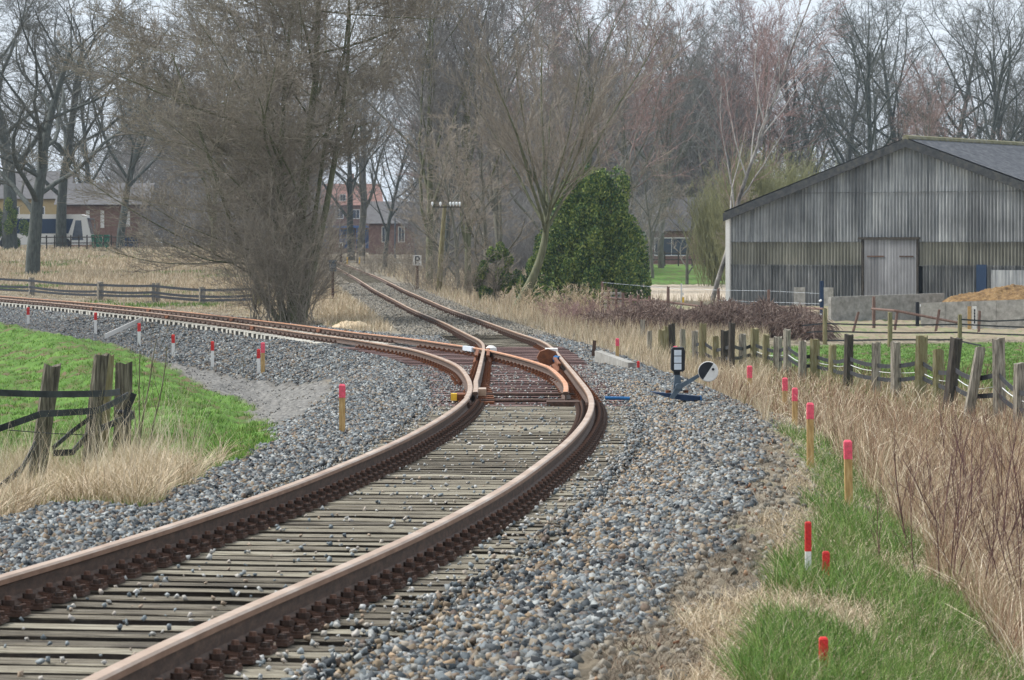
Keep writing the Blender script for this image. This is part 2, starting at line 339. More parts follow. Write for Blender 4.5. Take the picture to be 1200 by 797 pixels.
def build_ground():
    rows = np.concatenate([np.arange(-12, 8, 1.0), np.exp(np.linspace(math.log(8), math.log(420), 760)), np.exp(np.linspace(math.log(430), math.log(4500), 40))])
    cols = np.concatenate([np.linspace(-3600, -760, 40), np.linspace(-750, 850, 420), np.linspace(862, 4200, 40)])
    Yg, Pg = np.meshgrid(rows, cols, indexing='ij')
    Xg = Pg*(Yg+14)/F*np.where(Yg < 8, 1, 1)
    mk = masks(Xg, np.clip(Yg, 0, None))
    D = drop(Xg, np.clip(Yg, 0, None))
    hi = RNG.normal(0, 1, Xg.shape)
    D = D+np.where(mk['bal'] & (Yg < 110), .012*hi, 0)+np.where(~mk['bal'], .018*hi*np.clip(Yg/40, 0, 1.5), 0)
    Zg = CZ-D
    V = np.stack([Xg, Yg, Zg], -1).reshape(-1, 3)
    nr, nc = Xg.shape
    i = np.arange((nr-1)*(nc-1)); a = (i//(nc-1))*nc+i % (nc-1)
    Fq = np.stack([a, a+1, a+nc+1, a+nc], 1)
    me = npmesh('ground', V, Fq)
    def blur(m, n=1):
        m = m.astype(float)
        for _ in range(n):
            m[1:-1, 1:-1] = (m[1:-1, 1:-1]*2+m[:-2, 1:-1]+m[2:, 1:-1]+m[1:-1, :-2]+m[1:-1, 2:])/6
        return m
    A = np.zeros((nr, nc, 4)); B = np.zeros((nr, nc, 4)); A[..., 3] = 1; B[..., 3] = 1
    A[..., 0] = blur(mk['bal'] & ~mk['old'], 2); A[..., 1] = blur(mk['turf'] | mk['field'] | mk['green'] | mk['lawn'], 3); A[..., 2] = blur(mk['grav'], 2)
    B[..., 0] = blur(mk['sand'], 1); B[..., 1] = blur(mk['path'], 2); B[..., 2] = blur(mk['old'], 2)
    for nm, arr in (('mask_a', A), ('mask_b', B)):
        at = me.color_attributes.new(nm, 'FLOAT_COLOR', 'POINT'); at.data.foreach_set('color', arr.reshape(-1).astype(np.float32))
    m, n, l, b = newmat('ground_surface')
    tc = n.new('ShaderNodeTexCoord')
    def noise(s, d=6, st=(1,1,1)):
        mp = n.new('ShaderNodeMapping'); mp.inputs['Scale'].default_value = st; l.new(tc.outputs['Object'], mp.inputs[0])
        t = n.new('ShaderNodeTexNoise'); t.inputs['Scale'].default_value = s; t.inputs['Detail'].default_value = d; l.new(mp.outputs[0], t.inputs[0]); return t.outputs[0]
    def rp(src, pts): r = ramp(n, pts); l.new(src, r.inputs[0]); return r.outputs[0]
    va = n.new('ShaderNodeVertexColor'); va.layer_name = 'mask_a'; vb = n.new('ShaderNodeVertexColor'); vb.layer_name = 'mask_b'
    sa = n.new('ShaderNodeSeparateColor'); sb = n.new('ShaderNodeSeparateColor'); l.new(va.outputs[0], sa.inputs[0]); l.new(vb.outputs[0], sb.inputs[0])
    def mix(fac, c1, c2):
        x = n.new('ShaderNodeMix'); x.data_type = 'RGBA'; l.new(fac, x.inputs[0]); l.new(c1, x.inputs[6]); l.new(c2, x.inputs[7]); return x.outputs[2]
    dry = rp(noise(1.3, 8), [(.3,(.06,.05,.035)),(.45,(.14,.115,.08)),(.57,(.24,.205,.15)),(.7,(.13,.13,.06))])
    grn = rp(noise(1.1, 8), [(.36,(.13,.10,.055)),(.45,(.07,.12,.025)),(.55,(.085,.17,.03)),(.72,(.13,.22,.045))])
    vor = n.new('ShaderNodeTexVoronoi'); vor.inputs['Scale'].default_value = 16; l.new(tc.outputs['Object'], vor.inputs[0])
    sv = n.new('ShaderNodeSeparateColor'); l.new(vor.outputs['Color'], sv.inputs[0])
    bal = rp(sv.outputs[0], [(.0,(.02,.022,.025)),(.4,(.055,.06,.065)),(.75,(.10,.105,.11)),(1,(.14,.12,.09))])
    grv = rp(noise(9, 8), [(.3,(.08,.078,.072)),(.5,(.155,.15,.14)),(.7,(.235,.225,.205))])
    old = rp(noise(5, 8), [(.3,(.10,.09,.07)),(.5,(.20,.175,.135)),(.7,(.28,.25,.2))])
    snd = rp(noise(1.5, 6), [(.3,(.36,.30,.225)),(.7,(.50,.43,.34))])
    pth = rp(noise(.6, 6), [(.3,(.17,.135,.09)),(.5,(.26,.215,.15)),(.65,(.15,.18,.075))])
    c = mix(sa.outputs[1], dry, grn); c = mix(sb.outputs[1], c, pth); c = mix(sb.outputs[0], c, snd)
    c = mix(sa.outputs[2], c, grv); c = mix(sa.outputs[0], c, bal); c = mix(sb.outputs[2], c, old)
    l.new(c, b.inputs['Base Color']); b.inputs['Roughness'].default_value = .95; b.inputs['Specular IOR Level'].default_value = .15
    bn = n.new('ShaderNodeBump'); bn.inputs['Strength'].default_value = .6; bn.inputs['Distance'].default_value = .03
    l.new(noise(14, 6), bn.inputs['Height']); l.new(bn.outputs[0], b.inputs['Normal'])
    tag(link('ground', me, m), kind='structure')
build_ground()

# ------------------------------------------------------------------ scattered stones and grass (stuff)
_hitp = np.arange(-60, 1262, 4.0); _hity = np.arange(287, 842, 1.0); _hitu = None
def _hits():
    global _hitu
    us = np.concatenate([np.linspace(.0026, .03, 300), np.linspace(.0305, .11, 240)])
    D = drop((_hitp[:, None]-600)*us[None], np.broadcast_to(F*us[None], (len(_hitp), len(us))))
    A = D/us[None]+HZ                       # picture row of the ground at each depth
    A = np.minimum.accumulate(A, axis=1)    # first surface met
    _hitu = np.stack([np.interp(-_hity, -A[i], us, left=np.nan, right=np.nan) for i in range(len(_hitp))])
def sample_screen(n, x0, x1, y0, y1):
    """ground points spread evenly over a range of sight directions (denser close by)"""
    if _hitu is None: _hits()
    px = RNG.uniform(max(x0, -58), min(x1, 1256), n); py = RNG.uniform(max(y0, 288), min(y1, 838), n)
    fx = (px+60)/4; fy = py-287
    i = np.clip(fx.astype(int), 0, len(_hitp)-2); j = np.clip(fy.astype(int), 0, len(_hity)-2); a = fx-i; b = fy-j
    u = (_hitu[i, j]*(1-a)+_hitu[i+1, j]*a)*(1-b)+(_hitu[i, j+1]*(1-a)+_hitu[i+1, j+1]*a)*b
    ok = np.isfinite(u); px, py, u = px[ok], py[ok], u[ok]
    return (px-600)*u, F*u, px, py
def rot_mats(n, full=True):
    q = RNG.normal(size=(n, 4)); q /= np.linalg.norm(q, axis=1)[:, None]
    w, x, y, z = q.T
    return np.stack([1-2*(y*y+z*z), 2*(x*y-z*w), 2*(x*z+y*w), 2*(x*y+z*w), 1-2*(x*x+z*z), 2*(y*z-x*w), 2*(x*z-y*w), 2*(y*z+x*w), 1-2*(x*x+y*y)], 1).reshape(n, 3, 3)
CUBE_V = np.array([(-1,-1,-1),(1,-1,-1),(1,1,-1),(-1,1,-1),(-1,-1,1),(1,-1,1),(1,1,1),(-1,1,1)], float)
CUBE_T = np.array([(0,2,1),(0,3,2),(4,5,6),(4,6,7),(0,1,5),(0,5,4),(1,2,6),(1,6,5),(2,3,7),(2,7,6),(3,0,4),(3,4,7)])
_p = (1+5**.5)/2
ICO_V = np.array([(-1,_p,0),(1,_p,0),(-1,-_p,0),(1,-_p,0),(0,-1,_p),(0,1,_p),(0,-1,-_p),(0,1,-_p),(_p,0,-1),(_p,0,1),(-_p,0,-1),(-_p,0,1)])/1.9
ICO_T = np.array([(0,11,5),(0,5,1),(0,1,7),(0,7,10),(0,10,11),(1,5,9),(5,11,4),(11,10,2),(10,7,6),(7,1,8),(3,9,4),(3,4,2),(3,2,6),(3,6,8),(3,8,9),(4,9,5),(2,4,11),(6,2,10),(8,6,7),(9,8,1)])
def stones(name, X, Y, Zb, size, mat, label, fine=False, sink=.3):
    n = len(X); BV, BTt = (ICO_V, ICO_T) if fine else (CUBE_V*.72, CUBE_T)
    k = len(BV)
    v = BV[None]*(1+RNG.uniform(-.50, .42, (n, k, 3)))
    asp = RNG.uniform([.75,.55,.38], [1.25,1.0,.8], (n, 3))
    v = v*asp[:, None]*size[:, None, None]*.5
    tilt = rot_mats(n)
    v = np.einsum('nij,nkj->nki', tilt, v)
    v += np.stack([X, Y, Zb+size*.5*(.5-sink)], 1)[:, None]
    T = (BTt[None]+np.arange(n)[:, None, None]*k).reshape(-1, 3)
    o = link(name, npmesh(name, v.reshape(-1, 3), T), mat)
    tag(o, label, 'ballast', kind='stuff'); return o
def stone_field():
    # uniform density in metres along the main line and the branch
    allx, ally = [], []
    def band(n, y0, y1, l0, l1, arr, harr):
        y = RNG.uniform(y0, y1, n); d = RNG.uniform(l0, l1, n)
        allx.append(np.interp(y, YY, arr)+d*np.sqrt(1+np.interp(y, YY, harr)**2)); ally.append(y)
    band(98000, 10, 26, -3.2, 3.3, MX, MH)
    band(72000, 26, 40, -3.3, 3.4, MX, MH)
    band(62000, 40, 62, -3.5, 3.5, MX, MH)
    band(36000, 62, 104, -3.2, 2.8, MX, MH)
    band(32000, 62, 110, -5.0, 3.0, BX, BH)
    band(54000, 108, 185, -7.6, 2.4, BX, BH)
    X = np.concatenate(allx); Y = np.concatenate(ally)
    mk = masks(X, Y)
    dm, db = mk['dm'], mk['db']
    keep = mk['bal']
    # thin the stones out towards the outer edge of the bed
    edge = np.minimum(np.abs(dm), np.where(Y > 41, np.abs(db), 99))
    thin = np.where((dm > 1.9) & (Y < 45), np.clip(1.2-(dm-1.9)*1.1, .12, 1), 1)
    keep &= RNG.random(len(X)) < thin
    X, Y, dm, db, edge = X[keep], Y[keep], dm[keep], db[keep], edge[keep]
    inside = edge < 1.32
    Z = gz(X, Y)
    # between sleepers the bed lies lower
    Z = Z-np.where(inside & (Y > 41), .02, 0)
    sz = (.022+.044*RNG.random(len(X))**1.6)*np.interp(Y, [25,60,120], [1,1.25,1.7])*np.where(inside, .75, 1)*np.where(Y < 26, 1.08, 1)
    Z = Z+np.where(inside & (Y < 62) & (RNG.random(len(X)) < .45), RNG.uniform(.02, .055, len(X)), 0)
    # keep the stones off the rails
    near_rail = (np.abs(np.abs(dm)-.75) < .14) | ((np.abs(np.abs(db)-.75) < .14) & (Y > 41))
    k = ~near_rail
    X, Y, Z, sz, inside, dm, db = X[k], Y[k], Z[k], sz[k], inside[k], dm[k], db[k]
    old = (Y > 98) & (np.abs(db) > 3.0)
    f = (Y < 26) & ~inside
    stones('ballast_stones', X[f], Y[f], Z[f], sz[f], 'stone', 'angular blue grey ballast stones heaped beside the nearest curved rails')
    f = (Y >= 26) & ~inside & ~old
    stones('ballast_stones', X[f], Y[f], Z[f], sz[f], 'stone', 'grey ballast stones banked round the switch and along the branch curve')
    f = inside & ~old
    stones('ballast_stones', X[f], Y[f], Z[f], sz[f], 'stone', 'small grey stones lying between the sleepers', sink=.42)
    X, Y, px, py = sample_screen(46000, -20, 430, 348, 450)
    m = masks(X, Y); kk = m['bal'] & (m['db'] < -1.5) & (Y > 66); X, Y = X[kk], Y[kk]
    stones('ballast_stones', X, Y, gz(X, Y), RNG.uniform(.035, .085, len(X)), 'stone', 'grey ballast bank falling away below the branch line')
    # old brown bed of the line running away
    n = 16000; y = RNG.uniform(98, 190, n); d = RNG.uniform(-2.4, 2.2, n)
    x = np.interp(y, YY, MX)+d; dmm, dbb = fields(x, y); kk = (np.abs(dbb) > 3.0) & (np.abs(np.abs(dmm)-.75) > .13)
    x, y = x[kk], y[kk]
    stones('ballast_stones', x, y, gz(x, y)+.02, RNG.uniform(.05, .10, len(x)), 'stone_old', 'brown weathered ballast of the straight line running away')
    # stray stones lying on top of the sleepers
    n = 5200; y = 10+52*RNG.random(n)**1.1; d = RNG.uniform(-1.25, 1.5, n)
    d = np.where(RNG.random(n) < .45, np.sign(RNG.normal(size=n))*RNG.uniform(.85, 1.3, n)*1.0, d)
    x = np.interp(y, YY, MX)+d; kk = np.abs(np.abs(d)-.75) > .12; x, y = x[kk], y[kk]
    stones('ballast_stones', x, y, CZ-np.interp(y, YY, MD)-.165, RNG.uniform(.014, .040, len(x)), 'stone_pale', 'stray stones scattered on top of the sleepers', sink=.4)
    # fallen leaves on the dirt
    n = 1300; y = 12+38*RNG.random(n); d = 2.3+2.0*RNG.random(n); x = np.interp(y, YY, MX)+d; kk = (RNG.random(n) < .3+.5*(nz(x, y, 1.4, 8) > .1)); x, y = x[kk], y[kk]
    stones('fallen_leaves', x, y, gz(x, y)+.02, RNG.uniform(.015, .032, len(x)), 'deadleaf', 'red brown fallen leaves on the dirt beside the right bank', sink=0)
    # stray stones on the dirt below the bed
    n = 5200; y = RNG.uniform(13, 50, n); d = 1.9+2.2*RNG.random(n)**1.3; x = np.interp(y, YY, MX)+d
    stones('ballast_stones', x, y, gz(x, y), RNG.uniform(.03, .07, len(x)), 'stone_old', 'loose stones strewn over the dirt at the foot of the right bank')
    # brown stones and crumbs near the sleeper ends on the right
    n = 4200; y = 10+42*RNG.random(n)**1.2; d = .92+.95*RNG.random(n)**1.4; x = np.interp(y, YY, MX)+d
    stones('ballast_stones', x, y, gz(x, y)+.015-np.where(d < 1.3, .02, 0), RNG.uniform(.022, .055, n), 'stone_tan', 'tan and brown stones along the right sleeper ends')
    # light gravel spread left of the bank
    X, Y, px, py = sample_screen(16000, -20, 420, 372, 560)
    mk = masks(X, Y); kk = mk['grav']; X, Y = X[kk], Y[kk]
    stones('gravel', X, Y, gz(X, Y), RNG.uniform(.02, .045, len(X)), 'tarp', 'fine light grey gravel spread between bank and turf')
stone_field()

def blades(name, X, Y, h, wd, lean, mat, label, cat='grass', segs=3, droop=.5, zoff=0, curl=None):
    n = len(X); Z = gz(X, Y)-.02+zoff
    az = RNG.uniform(0, 2*math.pi, n); ln = lean*RNG.uniform(.2, 1, n)
    dirx, diry = np.cos(az)*ln, np.sin(az)*ln
    if curl is not None: dirx = dirx+curl[0]*RNG.uniform(.3, 1, n); diry = diry+curl[1]*RNG.uniform(.3, 1, n)
    fa = RNG.uniform(-1.2, 1.2, n); wx, wy = np.cos(fa), np.sin(fa)*.6
    V = np.zeros((n, 2*segs+1, 3))
    for s in range(segs+1):
        t = s/segs
        cx = X+dirx*h*t**1.6; cy = Y+diry*h*t**1.6; cz = Z+h*(t-droop*ln*t*t*.5)
        ww = wd*(1-t*.75)*.5
        if s < segs:
            V[:, 2*s] = np.stack([cx-wx*ww, cy-wy*ww, cz], 1); V[:, 2*s+1] = np.stack([cx+wx*ww, cy+wy*ww, cz], 1)
        else: V[:, 2*s] = np.stack([cx, cy, cz], 1)
    tr = []
    for s in range(segs):
        a = 2*s
        if s < segs-1: tr += [(a, a+1, a+3), (a, a+3, a+2)]
        else: tr += [(a, a+1, a+2)]
    T = (np.array(tr)[None]+np.arange(n)[:, None, None]*(2*segs+1)).reshape(-1, 3)
    o = link(name, npmesh(name, V.reshape(-1, 3), T), mat); tag(o, label, cat, kind='stuff'); return o
def pxw(Y, k): return Y/F*1.17*k    # a width of k picture pixels at that distance
def clump(X, Y, s, th, seed): return (nz(X, Y, s, seed)+.35*nz(X, Y, s*2.7, seed+3)) > th
def grass_all():
    # left turf
    X, Y, px, py = sample_screen(90000, -20, 345, 376, 620); m = masks(X, Y)
    k = m['turf'] & ~((nz(X, Y, .9, 2)+.6*nz(X, Y, 2.3, 5)) > .40); X, Y = X[k], Y[k]
    blades('turf_grass', X, Y, RNG.uniform(.03, .11, len(X)), np.maximum(.010, pxw(Y, .7)), .9, 'turf', 'short bright green turf on the bank at the left', segs=2)
    # tall straw round the near left fence
    X, Y, px, py = sample_screen(70000, -20, 290, 500, 665); m = masks(X, Y)
    s = (px < 250+14*np.sin(py*.2)) & ~m['bal'] & (py > 552-px*.03-14*np.sin(px*.05)); X, Y = X[s], Y[s]
    blades('dry_grass', X, Y, RNG.uniform(.12, .45, len(X)), np.maximum(.006, pxw(Y, .55)), 1.2, 'straw', 'pale dry grass round the leaning posts at the left', segs=3, droop=.9)
    X, Y, px, py = sample_screen(1500, -20, 240, 540, 650); m = masks(X, Y); s = ~m['bal']; X, Y = X[s], Y[s]
    blades('tall_stalks', X, Y, RNG.uniform(.4, .95, len(X)), np.maximum(.004, pxw(Y, .5)), .6, 'palestalk', 'tall thin stalks rising from the straw at the left fence', segs=3, droop=.5)
    X, Y, px, py = sample_screen(14000, -20, 300, 500, 650); m = masks(X, Y)
    s = (m['dm'] < -2.8); X, Y = X[s], Y[s]
    blades('turf_grass', X, Y, RNG.uniform(.06, .2, len(X)), np.maximum(.008, pxw(Y, .6)), .8, 'grass', 'green blades growing up through the straw at the left', segs=2)
    # right foreground
    X, Y, px, py = sample_screen(150000, 700, 1230, 470, 836); m = masks(X, Y)
    g = m['green'] & clump(X, Y, 1.3, -.22, 4) & (RNG.random(len(X)) < .85); a, b_ = X[g], Y[g]
    blades('green_grass', a, b_, RNG.uniform(.08, .26, len(a)), np.maximum(.005, pxw(b_, .6)), .9, 'grass', 'fresh green grass strip at the foot of the right bank', segs=3, curl=(-.3, .1))
    s = ~m['bal'] & (m['dm'] > 2.7+.3*nz(X, Y, 1.1, 3)) & (RNG.random(len(X)) < np.where(m['green'], .48, .55)); a, b_ = X[s], Y[s]
    blades('dry_grass', a, b_, RNG.uniform(.08, .28, len(a))*np.where(m['green'][s], 1.0, .8), np.maximum(.004, pxw(b_, .5)), 1.5, 'straw', 'matted straw lying through the grass beside the right bank', segs=3, droop=1.2)
    # litter of dry stuff at the foot of the ballast
    s = (m['dm'] > 2.0) & (m['dm'] < 3.6) & (RNG.random(len(X)) < .8); a, b_ = X[s], Y[s]
    blades('dry_litter', a, b_, RNG.uniform(.03, .12, len(a)), np.maximum(.005, pxw(b_, .5)), 2.5, 'litter', 'brown plant litter along the foot of the right ballast', segs=2, droop=1.0)
    # tall reddish dry growth right of the green strip
    X, Y, px, py = sample_screen(170000, 800, 1230, 425, 800); m = masks(X, Y)
    lim = np.interp(py, [425,470,500,560,620,700,800], [820,840,905,1000,1050,1110,1180])
    s = (px > lim+22*nz(X, Y, 1.5, 1)) & ~m['bal'] & (m['dm'] > 3.2) & (py > 418+(px-800)*.13); X, Y = X[s], Y[s]
    kk = RNG.random(len(X)) < .58; X, Y = X[kk], Y[kk]; t = RNG.random(len(X)) < .45
    tall = np.interp(Y, [15,25,40,60,90], [.45,.7,.75,.6,.5])*(.72+.28*nz(X, Y, 1.9, 6)+.2*nz(X, Y, 4.5, 2))
    blades('tall_dry_grass', X[t], Y[t], tall[t]*RNG.uniform(.3, 1.1, t.sum()), np.maximum(.005, pxw(Y[t], .75)), .75, 'straw', 'tall pale dry grass standing before the right fence', segs=3, droop=.8, curl=(.25, 0))
    t = ~t
    blades('tall_dry_weeds', X[t], Y[t], tall[t]*RNG.uniform(.3, 1.15, t.sum()), np.maximum(.004, pxw(Y[t], .6)), .45, 'reddry', 'reddish dry weed stems standing before the right fence', segs=3, droop=.5)
    X, Y, px, py = sample_screen(52000, 860, 1256, 440, 820); m = masks(X, Y)
    s = ~m['bal'] & ~m['green'] & (m['dm'] > 3.4) & (nz(X, Y, 1.4, 7) > -.25) & (py < 830); X, Y = X[s], Y[s]
    blades('green_grass', X, Y, RNG.uniform(.08, .3, len(X)), np.maximum(.005, pxw(Y, .6)), .8, 'grass', 'green grass growing up among the dry stalks at the right', segs=2)
    X, Y, px, py = sample_screen(26000, 800, 1256, 430, 820); m = masks(X, Y)
    lim = np.interp(py, [425,470,500,560,620,700,800], [820,840,905,1000,1050,1110,1180])
    s = (px > lim+10) & ~m['bal'] & (m['dm'] > 3.2) & (py > 425+(px-800)*.13) & (nz(X, Y, 1.1, 4) > -.1); X, Y = X[s], Y[s]
    blades('bent_stalks', X, Y, RNG.uniform(.25, .85, len(X)), np.maximum(.006, pxw(Y, .8)), 1.7, 'palestalk', 'pale broken stalks leaning every way in the dry growth at right', segs=3, droop=1.3)
    X, Y, px, py = sample_screen(40000, 800, 1256, 430, 820); m = masks(X, Y)
    lim = np.interp(py, [425,470,500,560,620,700,800], [820,840,905,1000,1050,1110,1180])
    s = (px > lim) & ~m['bal'] & (m['dm'] > 3.2) & (nz(X, Y, 1.6, 9) > .0); X, Y = X[s], Y[s]
    blades('dark_stems', X, Y, RNG.uniform(.12, .55, len(X)), np.maximum(.004, pxw(Y, .6)), .8, 'darkstem', 'dark rusty weed stems among the dry growth at right', segs=3, droop=.6)
    # middle right: straw between switch and fence, running back to the thicket
    X, Y, px, py = sample_screen(90000, 440, 900, 318, 500); m = masks(X, Y)
    s = ~m['bal'] & (m['dm'] > 1.9) & ~m['sand'] & ~m['path'] & ~m['lawn']; X, Y = X[s], Y[s]
    blades('dry_grass', X, Y, RNG.uniform(.15, .75, len(X))*np.interp(Y, [60,100,200], [.7,1,1.2])*np.interp(fields(X, Y)[0], [2,4,7], [.45,1,1]), pxw(Y, .55), .5, 'straw', 'pale dry grass along the right side of the line', segs=2)
    X, Y, px, py = sample_screen(9000, 640, 960, 330, 520); m = masks(X, Y)
    s = ~m['bal'] & (m['dm'] > 3.0) & clump(X, Y, .8, .35, 9) & ~m['sand'] & ~m['path']; X, Y = X[s], Y[s]
    blades('green_grass', X, Y, RNG.uniform(.06, .2, len(X)), pxw(Y, .7), .8, 'grass', 'green tufts in the straw behind the switch lever', segs=2)
    # right paddock
    X, Y, px, py = sample_screen(60000, 900, 1230, 388, 505); m = masks(X, Y)
    s = m['field']; X, Y = X[s], Y[s]
    blades('paddock_grass', X, Y, RNG.uniform(.04, .12, len(X)), pxw(Y, .8), .8, 'grass', 'short green grass of the paddock behind the right fence', segs=2)
    # meadow behind the branch line
    X, Y, px, py = sample_screen(80000, -20, 420, 290, 390); m = masks(X, Y)
    s = (m['db'] > 3.2) & (m['dm'] < -2.5); X, Y = X[s], Y[s]
    g = clump(X, Y, .25, .35, 3)
    blades('meadow_grass', X[~g], Y[~g], RNG.uniform(.15, .5, (~g).sum())*np.clip((fields(X[~g], Y[~g])[1]-1)/12, .15, 1), pxw(Y[~g], .7), .6, 'straw', 'tall pale grass of the meadow behind the branch line', segs=2)
    blades('meadow_grass', X[g], Y[g], RNG.uniform(.1, .25, g.sum()), pxw(Y[g], .8), .6, 'grass', 'green patches in the meadow behind the branch line', segs=2)
    # verge left of the far line
    X, Y, px, py = sample_screen(20000, 380, 520, 300, 400); m = masks(X, Y)
    s = (m['dm'] < -1.9) & (m['db'] > 3) & ~m['bal']; X, Y = X[s], Y[s]
    blades('verge_grass', X, Y, RNG.uniform(.1, .4, len(X)), pxw(Y, .6), .8, 'straw', 'dry grass on the left verge of the straight line', segs=2)
grass_all()

# ------------------------------------------------------------------ tracks
PROF = [(-.0625,0),(-.0625,.010),(-.022,.026),(-.008,.038),(-.008,.100),(-.0335,.113),(-.0335,.138),(-.026,.149),(.026,.149),(.0335,.138),(.0335,.113),(.008,.100),(.008,.038),(.022,.026),(.0625,.010),(.0625,0)]
TOPF = {6,7,8}
def path(arr, harr, darr, y0, y1, off, step=.5):
    n = max(2, int((y1-y0)/step)+1); y = np.linspace(y0, y1, n)
    o = off(y) if callable(off) else off
    h = np.interp(y, YY, harr); c = 1/np.sqrt(1+h*h)
    return [Vector((a, b, c_)) for a, b, c_ in zip(np.interp(y, YY, arr)+o*c, y-o*h*c, CZ-np.interp(y, YY, darr))]
def rail(pts, name, parent, mats=('rail','rail_top'), prof=PROF, topf=TOPF, label=None, headscale=None):
    n = len(prof); mb = MB()
    for i, p in enumerate(pts):
        t = (pts[min(i+1, len(pts)-1)]-pts[max(i-1, 0)]).normalized()
        s = Vector((t.y, -t.x, 0)).normalized()
        k = 1 if headscale is None else headscale(i/(len(pts)-1))
        for x, z in prof: mb.v.append(tuple(p+s*x*k+Vector((0,0,z-.149))))
    for i in range(len(pts)-1):
        for j in range(n):
            a = i*n+j; b = i*n+(j+1) % n
            mb.f.append((a, a+n, b+n, b)); mb.m.append(1 if j in topf else (2 if j in (5, 9) and prof is PROF else 0))
    mb.f.append(tuple(range(n))); mb.m.append(0); mb.f.append(tuple(range((len(pts)-1)*n, len(pts)*n))[::-1]); mb.m.append(0)
    o = mb.build(name, list(mats)+['rail_side' if mats[0] == 'rail' else mats[0]], parent)
    if label: o['label'] = label
    return o
def sleeper_mesh(name, L, w, h, mat, seed, jit=.012):
    random.seed(seed); mb = MB()
    nx = 7; vs = []
    for i in range(nx+1):
        x = -L/2+L*i/nx
        for y, z in ((-w/2,-h),(w/2,-h),(w/2,-.004),(w/2-.004,0),(-w/2+.004,0),(-w/2,-.004)):
            vs.append((x+random.uniform(-.01,.01)*(i in (0, nx)), y+random.uniform(-jit, jit), z+random.uniform(-jit, jit)*.25))
    fs = []
    for i in range(nx):
        for j in range(6):
            a = i*6+j; b = i*6+(j+1) % 6; fs.append((a, a+6, b+6, b))
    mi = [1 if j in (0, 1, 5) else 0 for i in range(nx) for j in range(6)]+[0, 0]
    fs += [tuple(range(6)), tuple(range(nx*6, nx*6+6))[::-1]]
    mb.add(vs, fs)
    me = bpy.data.meshes.new(name); me.from_pydata(mb.v, [], mb.f); me.materials.append(M[mat]); me.materials.append(M['concrete_shade' if mat == 'concsleeper' else 'creosote_shade'])
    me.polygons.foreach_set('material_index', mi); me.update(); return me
def fastening_mesh(name, mats, ksc=1.0, big=True):
    mb = MB()
    mb.box((0,0,.008), (.36,.17,.02), 0)                    # ribbed plate
    for s in (-1, 1):
        mb.box((s*.088,0,.030), (.035,.12,.03), 0)          # rib
        mb.box((s*.075,0,.045), (.075,.07,.022), 0, ry=s*.15)  # clamp
        mb.tube([(s*.088,0,.03),(s*.088,0,.075)], .021, 8, 0)
        mb.tube([(s*.088,0,.056),(s*.088,0,.088)], .033, 6, 1) # nut
        mb.tube([(s*.088,0,.088),(s*.088,0,.112)], [.019,.016], 8, 1)
        if big:
            for t in (-1, 1):
                mb.tube([(s*.150,t*.045,.015),(s*.150,t*.045,.034)], .033, 8, 0)
                mb.box((s*.150,t*.045,.046), (.03,.03,.03), 1, rz=.4*t)
    mb.v = [(x, y*ksc, z*ksc) for x, y, z in mb.v]
    me = bpy.data.meshes.new(name); me.from_pydata(mb.v, [], mb.f); me.polygons.foreach_set('material_index', mb.m)
    for m in mats: me.materials.append(M[m])
    me.update(); return me
FAST = fastening_mesh('rail_fastening', ('darkrust','darkrust'), .80); FAST_O = fastening_mesh('rail_fastening', ('rust','rust'), .62)
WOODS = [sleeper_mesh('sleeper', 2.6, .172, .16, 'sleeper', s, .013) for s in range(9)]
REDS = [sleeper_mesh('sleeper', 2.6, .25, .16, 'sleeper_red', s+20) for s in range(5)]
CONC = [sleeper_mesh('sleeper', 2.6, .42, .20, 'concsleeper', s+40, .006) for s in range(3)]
random.seed(5)
def pose(arr, harr, darr, y):
    h = float(np.interp(y, YY, harr)); return Vector((float(np.interp(y, YY, arr)), y, CZ-float(np.interp(y, YY, darr)))), -math.atan(h)
def lay(track, arr, harr, darr, ys, meshes, fmesh, offs=(-.75,.75), xs=1.0, shift=0, fast=True):
    for i, y in enumerate(ys):
        p, a = pose(arr, harr, darr, y)
        s = bpy.data.objects.new('sleeper', random.choice(meshes)); COL.objects.link(s); s.parent = track
        sh = shift(y) if callable(shift) else shift; sc = xs(y) if callable(xs) else xs
        s.location = (p.x+(sh+random.uniform(-.03, .03))*math.cos(a), p.y+random.uniform(-.02, .02), p.z-.170-random.uniform(0, .008))
        s.rotation_euler = (0, 0, a+random.uniform(-.006, .006)); s.scale = (sc*random.choice((-1, 1)), 1, 1)
        if not fast: continue
        for of in (offs(y) if callable(offs) else offs):
            f = bpy.data.objects.new('rail_fastening', fmesh); COL.objects.link(f); f.parent = s
            f.matrix_parent_inverse = Matrix.Identity(4)
            wl = Matrix.Translation(Vector((p.x+of*math.cos(a), p.y+of*math.sin(a), p.z-.168))) @ Matrix.Rotation(a, 4, 'Z')
            f.matrix_basis = (Matrix.Translation(s.location) @ Matrix.Rotation(s.rotation_euler[2], 4, 'Z') @ Matrix.Diagonal((s.scale[0], 1, 1, 1))).inverted() @ wl
TOE = 41.5
t1 = tag(empty('railway_track'), 'nearest stretch of curved rusty track on closely laid weathered wooden sleepers', 'railway track', 'railway tracks')
for s in (-.75, .75): rail(path(MX, MH, MD, 6, TOE-2.2, s, .3), 'rail', t1)
lay(t1, MX, MH, MD, np.arange(10.3, TOE-.3, .33), WOODS, FAST)
